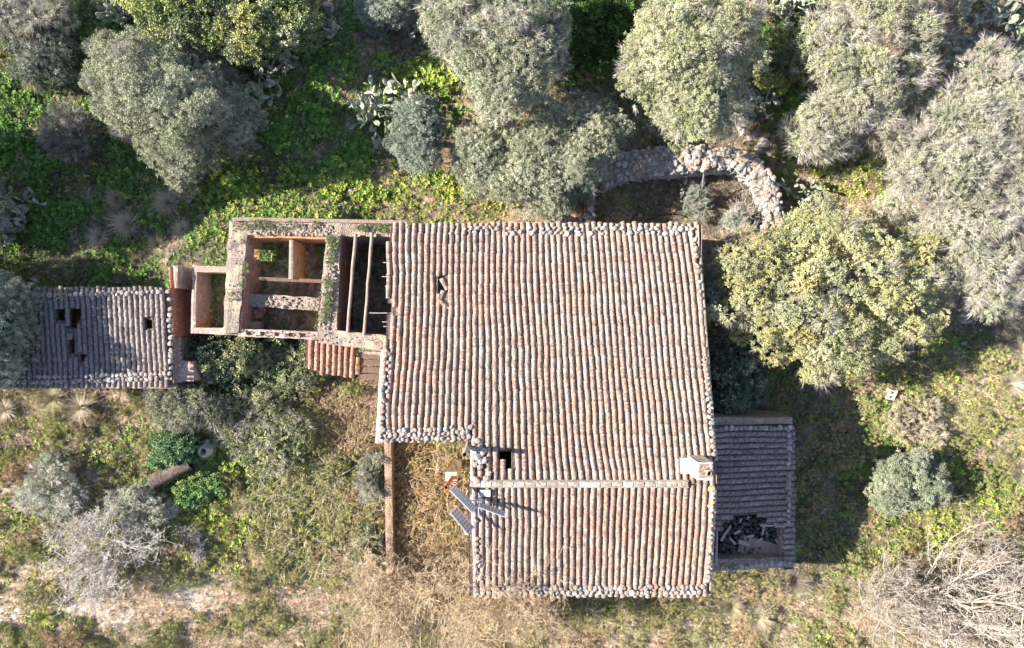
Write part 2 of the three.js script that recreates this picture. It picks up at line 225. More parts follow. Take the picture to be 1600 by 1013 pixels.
const tones = { pale: [[1.0, 0.91, 0.82], [0.9, 0.82, 0.74], [1.12, 1.03, 0.94], [0.86, 0.74, 0.64]], warm: [[0.68, 0.505, 0.41], [0.72, 0.525, 0.415], [0.65, 0.49, 0.405], [0.72, 0.51, 0.40], [0.66, 0.535, 0.45], [0.59, 0.46, 0.385], [0.64, 0.525, 0.445], [0.73, 0.595, 0.50], [0.73, 0.50, 0.385]], grey: [[0.50, 0.44, 0.41], [0.44, 0.40, 0.38], [0.58, 0.50, 0.46], [0.40, 0.35, 0.33], [0.55, 0.44, 0.38], [0.62, 0.55, 0.5]], red: [[0.80, 0.46, 0.34], [0.70, 0.40, 0.30], [0.66, 0.45, 0.37], [0.84, 0.54, 0.40]] };
seed(21);
const tileSets = {}; for (const k in tones) tones[k].sort((a, c) => a[0] / a[2] - c[0] / c[2]); for (const k in tones) tileSets[k] = [...Array(24)].map((_, i) => tileGeo(0.098 * rr(0.95, 1.06), 0.08 * rr(0.95, 1.05), 0.5, tones[k][Math.floor(i * tones[k].length / 24)].map((q, _i, _a, e = 1) => q * e).map((kk => q => q * kk)(rr(0.94, 1.06))), [rr(0, 4), rr(0, 4)], i));
function plane(o, ux, vv) { const n = V().crossVectors(vv, ux).normalize(); return { o, ux, vv, n, p: (u, v, h = 0) => V().copy(o).addScaledVector(ux, u).addScaledVector(vv, v).addScaledVector(n, h), uv: (px, py) => { const c = V(0, CAM_H, 0), d = V((px - 800) / K, -1, (py - 506.5) / K), t = V().subVectors(o, c).dot(n) / d.dot(n), q = c.addScaledVector(d, t).sub(o); return [q.dot(ux), q.dot(vv)]; }, basis: new THREE.Matrix4().makeBasis(ux, n, vv) }; }
// columns: [u, v0, v1]; holes: photo outlines without tiles
function layTiles(R, cols, holes, set, exposure, wob, sd, skew = () => 0, lim = null) {
  seed(sd); const out = []; const geos = tileSets[set];
  cols.forEach(([u, v0, v1], c) => {
    const rows = Math.max(1, Math.round((v1 - 0.46 - v0) / exposure)), step = (v1 - 0.46 - v0) / rows;
    for (let row = 0; row <= rows; row++) { const v = v0 + row * step + rr(-0.05, 0.05);
      const du = (fbm(v * 0.4 + sd, u * 0.35 + 3, 3) - 0.5) * wob + rr(-0.009, 0.009) + skew(u) * (v - 3), p = R.p(u + du, v, 0.018), mid = R.p(u + du, v + exposure * 0.6, 0.05), [px, py] = toPx(mid);
      if (!holes.some(h => inPoly(px, py, h)) && !(lim && (u + du < lim[0] + 0.02 || u + du > lim[1]))) {
        const m = new THREE.Matrix4().copy(R.basis), rot = new THREE.Matrix4().makeRotationFromEuler(new THREE.Euler(0.016, rr(-0.035, 0.035) + Math.atan((fbm((v + 0.4) * 0.4 + sd, u * 0.35 + 3, 3) - fbm(v * 0.4 + sd, u * 0.35 + 3, 3)) * wob / 0.4 + skew(u)), rr(-0.05, 0.05))); m.multiply(rot); m.setPosition(p);
        const tone = clamp(fbm(p.x * 0.28 + 9, p.z * 0.28 + sd, 3) * 1.5 - 0.3 + p.x / 80 + rr(-0.28, 0.28), 0, 0.999); out.push({ m, geo: geos[Math.floor(tone * geos.length)], h: mid.y });
      }
    }
  });
  return out;
}
function placeTiles(list, parent, mat, limit = 300) {            // the largest in view one by one, the rest joined
  list.sort((a, b) => b.h - a.h);
  list.slice(0, limit).forEach(t => { const m = part('tile', t.geo, mat, parent); m.applyMatrix4(t.m); });
  const rest = list.slice(limit); if (rest.length) part('tiles', merge(rest.map(t => t.geo.clone().applyMatrix4(t.m))), mat, parent, 'stuff');
}
function channels(R, cols, holes, exposure, w, tone) {           // the hollow tiles between the barrels, seen only as dark gutters
  const pos = [], uv = [], col = [], idx = [];
  cols.forEach(([u, v0, v1], c) => { const n = Math.ceil((v1 - v0) / exposure); for (let k = 0; k < n; k++) { const va = v0 + (v1 - v0) * k / n, vb = v0 + (v1 - v0) * (k + 1) / n + 0.03, [px, py] = toPx(R.p(u + w / 2, (va + vb) / 2)); if (holes.some(h => inPoly(px, py, h))) continue; const b = pos.length / 3, q = 0.8 + 0.4 * h2(c, k); for (const [v, dh] of [[va, 0.022], [vb, 0]]) for (let i = 0; i <= 4; i++) { const a = (i / 4 - 0.5), p = R.p(u + w / 2 + a * w * 0.95, v, dh + a * a * 0.16 - 0.012); pos.push(p.x, p.y, p.z); uv.push(u + a * w, v); col.push(tone[0] * q, tone[1] * q, tone[2] * q); } for (let i = 0; i < 4; i++) idx.push(b + i, b + 5 + i, b + i + 1, b + i + 1, b + 5 + i, b + 6 + i); } });
  const g = new THREE.BufferGeometry(); g.setAttribute('position', new THREE.Float32BufferAttribute(pos, 3)); g.setAttribute('uv', new THREE.Float32BufferAttribute(uv, 2)); g.setAttribute('color', new THREE.Float32BufferAttribute(col, 3)); g.setIndex(idx); g.computeVertexNormals(); return g;
}
function deck(R, outline, holes, th = 0.06, sink = 0.05) {
  const s = new THREE.Shape(outline.map(([a, b]) => new THREE.Vector2(a, b)));
  for (const h of holes) s.holes.push(new THREE.Path(h.map(([px, py]) => { const [a, b] = R.uv(px, py); return new THREE.Vector2(a, b); })));
  const g = new THREE.ExtrudeGeometry(s, { depth: th, bevelEnabled: false });
  g.applyMatrix4(new THREE.Matrix4().makeBasis(R.ux, R.vv, V().crossVectors(R.ux, R.vv))); const o = R.p(0, 0, -sink); g.translate(o.x, o.y, o.z); return g;
}
function edgeStones(R, parent, a, b, rows, r, gap = 0.9, skip = 0.05, mats) { // stones weighing the tiles down, laid along photo line a-b
  const pa = R.uv(...a), pb = R.uv(...b), L = Math.hypot(pb[0] - pa[0], pb[1] - pa[1]), nx = -(pb[1] - pa[1]) / L, ny = (pb[0] - pa[0]) / L;
  for (let k = 0; k < rows; k++) for (let s = rr(0, r); s < L; s += r * 2 * gap * rr(0.8, 1.25)) { if (rnd() < skip) continue; const t = s / L, o = (k - (rows - 1) / 2) * r * 1.75 + rr(-0.03, 0.03); const q = r * rr(0.75, 1.15); stone(parent, R.p(pa[0] + (pb[0] - pa[0]) * t + nx * o, pa[1] + (pb[1] - pa[1]) * t + ny * o, 0.085 + q * 0.3), q, 'stone', mats); }
}
const range = (a, b, step) => { const o = []; for (let q = a; q <= b + 1e-6; q += step) o.push(q); return o; };

// ---------------------------------------------------------------- the farmhouse
const slope = (y0, z0, y1, z1) => V(0, y1 - y0, z1 - z0).normalize();
const EN = { y: 3.6, z: -3.87 }, RD = { y: 5.8, z: 5.66 }, ES = { y: 4.9, z: 9.96 };
const RA = plane(V(0, EN.y, EN.z), V(1, 0, 0), slope(EN.y, EN.z, RD.y, RD.z)), LA = Math.hypot(RD.y - EN.y, RD.z - EN.z);
const RB = plane(V(0, ES.y, ES.z), V(-1, 0, 0), slope(ES.y, ES.z, RD.y, RD.z)), LB = Math.hypot(RD.y - ES.y, RD.z - ES.z);
const XL = -4.82, XM = -1.46, XR = 7.24, VM = 8.29;              // left edge, notch, right edge, length of the short part
const house = thing('farmhouse', 'long abandoned stone farmhouse under a weathered tile roof of two slopes in the middle', 'farmhouse');
{
  const P = 0.2345;
  const holeRoof = [[780, 706], [799, 705], [799, 741], [787, 741], [786, 724], [780, 722]];
  const slipHole = [[683, 431], [692, 431], [697, 446], [695, 474], [687, 474], [684, 450]];
  const ragged = [[570, 330], [611, 330], [613, 362], [605, 378], [603, 466], [616, 470], [616, 492], [606, 495], [604, 520], [600, 549], [570, 549]];
  const holes = [[[778, 699], [800, 699], [800, 737], [787, 737], [786, 721], [778, 721]], slipHole, ragged];
  const colsA = range(XL + 0.13 - P, XR + 0.3, P).map(u => [u, -0.02, u + 0.05 * smooth(-3, 3, u) * 5 < XM - 0.02 ? VM - 0.02 : LA - 0.02]);
  const colsB = range(-XR + 0.13, -XM - 0.1, P).map(u => [u, -0.03, LB - 0.02]);
  const roof = part('roof', mergeGeometries([deck(RA, [[XL + 0.25, 0.05], [XR - 0.03, 0.05], [XR - 0.03, LA], [XM, LA], [XM, VM], [XL + 0.02, VM], [XL + 0.02, 4.6], [XL + 0.28, 4.4]], [holeRoof, slipHole]), deck(RB, [[-XR + 0.03, 0.05], [-XM, 0.05], [-XM, LB], [-XR + 0.03, LB]], [])]), boardMat, house);
  const list = [...layTiles(RA, colsA, holes, 'warm', 0.41, 0.2, 31, u => 0.05 * smooth(-3, 3, u), [XL, XR - 0.08]), ...layTiles(RB, colsB, [], 'warm', 0.41, 0.12, 47)];
  placeTiles(list, roof, tileMat);
  part('channel_tiles', mergeGeometries([channels(RA, colsA.filter(c => c[0] > XL && c[0] < XR - 0.2), holes, 0.4, P, [0.36, 0.28, 0.24]), channels(RB, colsB, [], 0.4, P, [0.36, 0.28, 0.24])]), tileMat, roof, 'stuff');
  // ridge: cover tiles in mortar
  seed(3); const bed = box(XM, RD.y - 0.05, RD.z - 0.15, 6.25, RD.y + 0.1, RD.z + 0.13); part('ridge_mortar', bed, greyPlasterMat, roof);
  for (let x = XM - 0.02; x < 6.2; x += 0.385) { const m = part('ridge_tile', pick(tileSets.pale), tileMat, roof); m.rotation.set(0, Math.PI / 2 + rr(-0.03, 0.03), 0); m.position.set(x, RD.y + 0.08 + rr(0, 0.015), RD.z); m.scale.set(1.25, 1.05, 0.725); }
  // stones on the eaves and verges
  seed(5);
  edgeStones(RA, roof, [704, 362], [1086, 363], 2, 0.115, 1.0, 0.28);
  edgeStones(RA, roof, [1084, 375], [1097, 492], 1, 0.105, 1.05, 0.12); edgeStones(RA, roof, [1099, 560], [1115, 715], 1, 0.11, 0.95, 0.03); edgeStones(RA, roof, [1105, 590], [1111, 640], 1, 0.085, 1.1, 0.2);
  edgeStones(RA, roof, [604, 545], [596, 672], 1, 0.115, 0.92, 0.03); edgeStones(RA, roof, [609, 552], [605, 615], 1, 0.09, 1.6, 0.2);
  edgeStones(RA, roof, [594, 682], [736, 676], 3, 0.1, 0.9, 0.08);
  for (const [x, y] of [[742, 705], [748, 701], [746, 715], [752, 712], [751, 722], [757, 719], [743, 727], [750, 730], [747, 690], [755, 705], [761, 748], [764, 742], [741, 748], [745, 752]]) { const q = RA.uv(x, y); stone(roof, RA.p(q[0], q[1], 0.13), rr(0.11, 0.16)); }
  edgeStones(RB, roof, [745, 921], [1105, 919], 2, 0.11, 0.85, 0.05);
  edgeStones(RB, roof, [1113, 765], [1105, 912], 1, 0.115, 0.9, 0.03); edgeStones(RB, roof, [744, 838], [752, 910], 1, 0.11, 1.0, 0.08); edgeStones(RB, roof, [739, 790], [744, 815], 1, 0.11, 1.0, 0.1);
  for (const [x, y] of [[1110, 762], [1111, 782], [1109, 788]]) { const q = RB.uv(x, y); stone(roof, RB.p(q[0], q[1], 0.15), 0.13, 'stone', [lichenStone]); }
  // slipped and lifted tiles round the slit
  for (const [x, y, a] of [[690, 436, 0.5], [693, 455, -0.3], [686, 470, 0.9]]) { const q = RA.uv(x, y), m = part('loose_tile', pick(tileSets.warm), tileMat, roof); m.applyMatrix4(new THREE.Matrix4().copy(RA.basis).multiply(new THREE.Matrix4().makeRotationY(a)).setPosition(RA.p(q[0], q[1], 0.0))); }
  // laths left standing out at the torn edge
  for (const [y, l] of [[410, 0.24], [432, 0.28], [447, 0.16], [489, 0.75], [503, 0.26], [510, 0.22]]) { const q = RA.uv(612, y), c = RA.p(q[0], q[1], -0.03); part('lath', box(c.x - l - 0.1, c.y - 0.02, c.z - 0.013, c.x + 0.5, c.y + 0.005, c.z + 0.013), palewood, roof); }
  // plaster verges
  const verge = (R, a, b, w, h, mat) => { const p = R.uv(...a), q = R.uv(...b), A = R.p(p[0], p[1]), B = R.p(q[0], q[1]), n = V(w, 0, 0); const g = wallGeo(A.clone().add(V(0, h, 0)), B.clone().add(V(0, h, 0)), A.clone().add(n).add(V(0, h, 0)), B.clone().add(n).add(V(0, h, 0)), 4, 0.012, 0.02); const pp = g.attributes.position; for (let i = 0; i < pp.count; i++) { const t = (pp.getZ(i) - A.z) / (B.z - A.z), base = A.y + (B.y - A.y) * t - 0.12; if (pp.getY(i) < base) pp.setY(i, base); } g.computeVertexNormals(); part('verge', g, mat, roof); };
  verge(RA, [596, 548], [587, 692], 0.17, 0.11, creamMat); verge(RB, [735.5, 772], [742, 928], 0.14, 0.1, creamMat); verge(RA, [735, 698], [735, 752], 0.14, 0.1, creamMat);
  verge(RA, [1088, 353], [1116, 720], 0.1, 0.07, greyPlasterMat); verge(RB, [1116, 762], [1107, 930], 0.1, 0.06, greyPlasterMat);
  // walls, standing a little inside the eaves
  const t = 0.55, w = (x0, z0, x1, z1, yt) => part('wall', wallGeo(V(x0, yt(z0), z0), V(x1, yt(z1), z1), x0 === x1 ? V(x0 + t, yt(z0), z0) : V(x0, yt(z0), z0 + t), x0 === x1 ? V(x1 + t, yt(z1), z1) : V(x1, yt(z1), z1 + t), -0.3, 0.03, 0.02, 0.4), rubbleMat, house);
  const ya = z => EN.y + (RD.y - EN.y) * (z - EN.z) / (RD.z - EN.z) - 0.14, yb = z => ES.y + (RD.y - ES.y) * (z - ES.z) / (RD.z - ES.z) - 0.14;
  w(XL + 0.08, EN.z + 0.08, XR - 0.1, EN.z + 0.08, () => EN.y - 0.1); w(XR - 0.68, EN.z + 0.65, XR - 0.68, RD.z, ya); w(XR - 0.68, RD.z, XR - 0.68, ES.z - 0.75, yb);
  w(XM + 0.06, ES.z - 0.72, XR - 0.1, ES.z - 0.72, () => ES.y - 0.06); w(XM + 0.06, VM * 0.97 + EN.z, XM + 0.06, ES.z - 0.75, z => Math.min(ya(z), yb(z)));
  w(XL + 0.1, 3.5, XM, 3.5, () => ya(3.5)); w(XL + 0.1, 0.6, XL + 0.1, 3.5, ya);
  // chimney on the right end of the ridge
  const ch = part('chimney', wallGeo(V(6.27, 6.94, 4.68), V(6.27, 6.94, 5.28), V(6.8, 6.94, 4.68), V(6.8, 6.94, 5.28), 5.3, 0.012, 0.02, 0.12), creamMat, house);
  for (const [z, r] of [[4.85, 0.05], [5.08, -0.05]]) { const m = part('cap_tile', pick(tileSets.warm), tileMat, ch); m.rotation.set(0, Math.PI / 2 + r, 0); m.position.set(6.3, 6.93, z); m.scale.set(1.2, 1, 0.95); }
  { const m = part('flue', new THREE.CylinderGeometry(0.075, 0.08, 0.12, 14, 1, true), creamMat, ch); m.position.set(6.62, 7.06, 5.02); const d = part('soot_plug', new THREE.CircleGeometry(0.074, 14), std({ color: 0x080706 }), ch); d.rotation.x = -Math.PI / 2; d.position.set(6.62, 7.04, 5.02); }
  stone(ch, V(6.72, 7.0, 4.8), 0.08);
  part('flashing', box(5.98, 5.5, 4.75, 6.27, 5.86, 5.3).rotateZ(0), creamMat, ch);
  // stove pipe at the notch, its mouth to the sky
  const pipe = new THREE.LatheGeometry([[0.085, 0], [0.085, 4.0], [0.072, 4.0], [0.072, 3.2]].map(q => new THREE.Vector2(...q)), 16), pm = part('stove_pipe', pipe, std({ color: new THREE.Color(0.42, 0.40, 0.38), roughness: 0.6 }), house); pm.position.set(-1.6, 2.95, 4.42);
  rebase(house, V(2, 0, 3));
}
// oven chimney in the yard with an orange clay pipe
{
  const o = thing('oven_chimney', 'small plastered oven block with a leaning orange clay pipe in the yard', 'chimney');
  const a = at(696, 738, 3), b = at(714, 752, 3);
  part('block', wallGeo(V(a.x, 3, a.z), V(a.x, 3, b.z), V(b.x, 3, a.z), V(b.x, 3, b.z), 0, 0.015, 0.02), std({ map: plasterTex([0.62, 0.5, 0.36], [0.6, 0.40, 0.24], [0.45, 0.33, 0.24]) }), o);
  const p0 = at(707, 746, 2.9), p1 = at(697, 762, 5.1), L = p0.distanceTo(p1), g = new THREE.LatheGeometry([[0.075, 0], [0.075, L], [0.06, L], [0.06, L - 0.6]].map(q => new THREE.Vector2(...q)), 16);
  const m = part('pipe', g, std({ color: new THREE.Color(0.55, 0.2, 0.09) }), o); m.position.copy(p0); m.quaternion.setFromUnitVectors(UPV, p1.sub(p0).normalize());
  const a2 = at(726, 815, 2.6), b2 = at(737, 836, 2.6);
  part('ledge', wallGeo(V(a2.x, 2.6, a2.z), V(a2.x, 2.6, b2.z), V(b2.x + 0.3, 2.6, a2.z), V(b2.x + 0.3, 2.6, b2.z), 0, 0.02, 0.03), creamMat, o);
  rebase(o, V(a.x, 0, a.z));
}
// solar panels on a mast
{
  const o = thing('solar_mast', 'three framed solar panels turned different ways on one mast at the roof corner', 'solar panels');
  const cell = std({ color: new THREE.Color(0.32, 0.22, 0.185), roughness: 0.3 }), white = std({ color: new THREE.Color(0.72, 0.70, 0.68), roughness: 0.5 }), alu = std({ color: new THREE.Color(0.6, 0.6, 0.6), roughness: 0.35, metalness: 0.6 });
  const hm = 6.25, c = at(747, 784, hm);
  part('mast', tube([V(c.x, 5.2, c.z), V(c.x, hm + 0.1, c.z)], 0.035, 0.035, 8), alu, o);
  const panel = (p0, p1, w, tilt, side, n, m, blue) => {
    const d = V().subVectors(p1, p0), L = d.length(); d.normalize(); const hp = V(-d.z, 0, d.x).normalize().multiplyScalar(side), wv = hp.clone().multiplyScalar(Math.cos(tilt)).add(V(0, Math.sin(tilt), 0)), nn = V().crossVectors(d, wv).normalize(); if (nn.y < 0) nn.negate();
    const place = (mesh, a, b, h) => { mesh.applyMatrix4(new THREE.Matrix4().makeBasis(d, nn, V().crossVectors(d, nn)).setPosition(V().copy(p0).addScaledVector(d, a).addScaledVector(wv, b).addScaledVector(nn, h))); };
    const f = part('panel', new THREE.BoxGeometry(L, 0.02, w), white, o); place(f, L / 2, w / 2, 0);
    const cw = (L - 0.07) / n, chh = (w - 0.07) / m; for (let i = 0; i < n; i++) for (let j = 0; j < m; j++) { const q = part('cell', new THREE.BoxGeometry(cw - 0.028, 0.006, chh - 0.028), blue, f); const inv = new THREE.Matrix4().copy(f.matrixWorld); place(q, 0.035 + (i + 0.5) * cw, 0.035 + (j + 0.5) * chh, 0.014); f.updateMatrix(); q.updateMatrix(); const lm = new THREE.Matrix4().copy(f.matrix).invert().multiply(q.matrix); lm.decompose(q.position, q.quaternion, q.scale); }
    for (const b of [0, w]) { const e = part('frame', new THREE.BoxGeometry(L + 0.03, 0.035, 0.022), alu, f); place(e, L / 2, b, 0.006); e.updateMatrix(); new THREE.Matrix4().copy(f.matrix).invert().multiply(e.matrix).decompose(e.position, e.quaternion, e.scale); }
  };
  panel(at(709, 758, 6.15), at(744, 793, 6.15), 0.42, 1.22, 1, 11, 4, std({ color: new THREE.Color(0.40, 0.40, 0.42), roughness: 0.3 }));
  panel(at(713, 791, 6.0), at(741, 825, 6.0), 0.40, 0.9, 1, 7, 3, cell);
  panel(at(749, 786, 6.15), at(790, 801, 6.15), 0.40, 1.42, 1, 7, 3, std({ color: new THREE.Color(0.3, 0.3, 0.32), roughness: 0.3 }));
  part('control_box', box(c.x + 0.05, 5.78, c.z - 0.33, c.x + 0.42, 5.98, c.z - 0.1), std({ color: new THREE.Color(0.5, 0.5, 0.5), roughness: 0.5 }), o);
  part('bracket', mergeGeometries([box(c.x - 0.3, hm - 0.14, c.z - 0.02, c.x + 0.3, hm - 0.1, c.z + 0.02), box(c.x - 0.02, hm - 0.2, c.z - 0.25, c.x + 0.02, hm - 0.16, c.z + 0.6)]), alu, o);
  rebase(o, V(c.x, 5.2, c.z));
}
// ---------------------------------------------------------------- the roofless wing
{
  const o = thing('ruined_wing', 'roofless ruined wing of bare masonry rooms left of the farmhouse', 'ruin'), h = 2.9;
  const add = (g, m) => part('wall', g, m, o);
  add(wallPx(h, 0, [362, 341], [632, 346], [364, 367], [632, 370], 0.055, 0.13), rubbleMat);
  add(wallPx(h, 0, [359, 344], [355.5, 381], [386, 367], [384, 381], 0.055, 0.13), greyPlasterMat); add(wallPx(h, 0, [353.5, 402], [347, 522], [381.5, 402], [371, 520], 0.055, 0.13), greyPlasterMat);
  add(wallPx(h, 1.98, [355.5, 380], [353.5, 403], [384, 380], [381.5, 403], 0.055, 0.13), greyPlasterMat); add(wallPx(1.15, 0, [355.5 + 26, 386], [353.5 + 26, 410], [384 + 24, 386], [381.5 + 24, 410], 0.03, 0.03), orangeMat);
  // facing skins of the inner walls
  const skin = (e0, e1, f0, f1, m, hh = h - 0.12) => part('wall_face', wallPx(hh, 0.2, e0, e1, f0, f1, 0.03, 0.02), m, o);
  skin([383, 402], [373, 519], [386, 402], [376, 518], redRubbleMat); skin([386.5, 369], [385.5, 380], [389, 369], [388, 380], redRubbleMat);
  skin([386, 366], [509, 369], [386, 371], [509, 374], std({ map: plasterTex([0.60, 0.24, 0.10], [0.5, 0.26, 0.15], [0.34, 0.16, 0.09]), bumpMap: grainBump, bumpScale: 0.03 }));
  skin([530, 373], [524, 514], [534, 373], [528, 514], std({ map: rub2[0], color: new THREE.Color(0.6, 0.58, 0.58), bumpMap: rub2[1], bumpScale: 0.06 }));
  add(wallPx(h + 0.02, 0, [509, 362], [497, 520], [532, 362], [526, 520], 0.06, 0.14), rubbleMat);
  add(wallPx(2.75, 0, [371, 514], [498, 519], [371, 526], [498, 531], 0.035, 0.07), pinkPlasterMat);
  add(wallPx(h + 0.04, 0, [496, 514], [604, 525], [497, 536], [602, 549], 0.05, 0.11), greyPlasterMat);
  part('partition', wallPx(2.75, 0.6, [452, 375], [450, 436], [458, 375], [457, 436], 0.015, 0.03), greyPlasterMat, o);
  part('wall_face', wallPx(2.7, 0.6, [457, 376], [456, 436], [459, 376], [458, 436], 0.01, 0.01), orangeMat, o);
  part('partition', wallPx(2.25, 0.6, [384, 459], [499, 466], [382, 478], [497, 486], 0.06, 0.12), rubbleMat, o);
  const rb = (a, b, r, hh, name, m) => part(name, tube(bent(at(a[0], a[1], hh), at(b[0], b[1], hh), 6, 0.006), r, r * 0.9, 8), m, o);
  part('beam', wallPx(2.6, 2.44, [404, 433], [505, 437], [404, 438.5], [505, 442.5], 0.008, 0.01), boardMat, o);
  seed(11); rb([556, 366], [543, 520], 0.07, 3.0, 'roof_pole', woodMat); rb([581.5, 364], [568.5, 524], 0.07, 3.0, 'roof_pole', woodMat);
  // brick edging on the outer rim of the north wall
  for (let x = 366; x < 628; x += 15) { const p = at(x + 7, 342.5 + (x - 366) * 0.019, h + 0.05), m = part('brick', box(-0.185, -0.05, -0.07, 0.185, 0.05, 0.07), pinkPlasterMat, o); m.position.copy(p); m.rotation.set(rr(-0.05, 0.05), rr(-0.05, 0.05), rr(-0.04, 0.04)); }
  // joist pockets in the thin south wall
  for (const x of [387, 409, 431, 453, 471]) { const p = at(x, 517 + (x - 371) * 0.04 + 3, 2.79), m = part('joist_pocket', box(-0.055, -0.06, -0.075, 0.055, 0.02, 0.075), std({ color: 0x0c0907 }), o); m.position.copy(p); }
  // loose rubble lying on the wall heads
  const heap = []; for (let i = 0; i < 860; i++) { const t = rnd(); let p; if (i >= 520) { p = i < 640 ? at(358 - t * 8 + rr(0, 22), 345 + t * 170, h + 0.03) : i < 760 ? at(372 + t * 125, 515 + t * 6 + rr(0, 9), 2.78) : at(498 + t * 104, 518 + t * 11 + rr(0, 18), h + 0.06); if (i % 2) heap.push([p, rr(0.015, 0.045)]); continue; } if (i < 260) p = at(390 + t * 130, 350 + t * 2 + rr(0, 16), h + 0.03); else if (i < 420) { p = at(509 - t * 12 + rr(1, 18), 370 + t * 145, h + 0.05); } else p = at(395 + t * 100, 462 + t * 6 + rr(0, 16), 2.28); heap.push([p, rr(0.03, 0.085)]); }
  part('rubble', merge(rubbleHeap(heap)), stoneMats[4], o, 'stuff');
  // broken lumps and a pale trough in the lower room
  for (const [x, y, r] of [[402, 490, 0.3], [410, 484, 0.22], [392, 482, 0.3]]) stone(o, at(x, y, 1.5), r, 'fallen_block', [redRubbleMat]);
  part('trough', wallPx(1.9, 1.1, [374, 503], [401, 503], [374, 514], [402, 514], 0.02, 0.04), greyPlasterMat, o);
  rebase(o, V(at(440, 440, 0).x, 0, at(440, 440, 0).z));
}
{ // narrow roofless cell between the wing and the shed
  const o = thing('roofless_cell', 'narrow roofless cell with bright orange plaster inside, beside the shed', 'ruin'), h = 2.5;
  const add = (g, m, n = 'wall') => part(n, g, m, o);
  add(wallPx(h, 0.4, [300, 414], [297.5, 521], [307, 414], [304.5, 521], 0.02, 0.03), pinkPlasterMat);
  add(wallPx(h, 0.4, [301, 415], [353, 417], [301, 425], [353, 426], 0.02, 0.03), pinkPlasterMat);
  add(wallPx(h, 0.4, [298, 512], [370, 513], [298, 521], [370, 524], 0.02, 0.03), pinkPlasterMat);
  add(wallPx(h - 0.1, 0.4, [306, 425], [304.5, 512], [308, 425], [306.5, 512], 0.012, 0.02), orangeMat, 'wall_face');
  rebase(o, V(at(325, 470, 0).x, 0, at(325, 470, 0).z));
}
{ // lean-to of red tiles under the wing wall
  const o = thing('tiled_canopy', 'small canopy of reddish tiles with broken end below the wing wall', 'canopy');
  const RR = plane(at(553, 588, 1.8), V(-1, 0, -0.12).normalize(), V(0.13, 0.36, -1).normalize());
  RR.ux.addScaledVector(RR.vv, -RR.ux.dot(RR.vv)).normalize(); RR.n.crossVectors(RR.vv, RR.ux); RR.basis.makeBasis(RR.ux, RR.n, RR.vv);
  const cols = range(0.1, 1.95, 0.243).map((u, i) => [u, -0.05 + (i > 5 ? (i - 5) * 0.1 : 0), 1.35]);
  const roof = part('roof', deck(RR, [[0, 0.05], [1.9, 0.1], [1.9, 1.3], [0, 1.3]], []), boardMat, o);
  placeTiles(layTiles(RR, cols, [], 'red', 0.36, 0.05, 91), roof, tileMat); part('channel_tiles', channels(RR, cols, [], 0.36, 0.243, [0.45, 0.25, 0.19]), tileMat, roof, 'stuff');
  part('broken_edge', wallGeo(RR.p(-0.2, 0.1, 0.03), RR.p(-0.18, 0.9, 0.03), RR.p(-0.05, 0.1, 0.06), RR.p(-0.05, 0.9, 0.06), 1.6, 0.04, 0.05), orangeMat, o);
  for (let i = 0; i < 4; i++) { const y = 556 + i * 11, p = at(581, y, 2.0 - i * 0.1), m = part('board', box(-0.5, -0.03, -0.12, 0.5, 0.03, 0.12), boardMat, o); m.position.copy(p); m.rotation.set(0.2, rr(-0.09, 0.09), rr(-0.05, 0.05)); }
  part('board', wallPx(2.3, 2.1, [568, 548], [600, 551], [568, 553], [600, 556], 0.02, 0.02), pinkPlasterMat, o);
  rebase(o, V(at(530, 565, 0).x, 0, at(530, 565, 0).z));
}
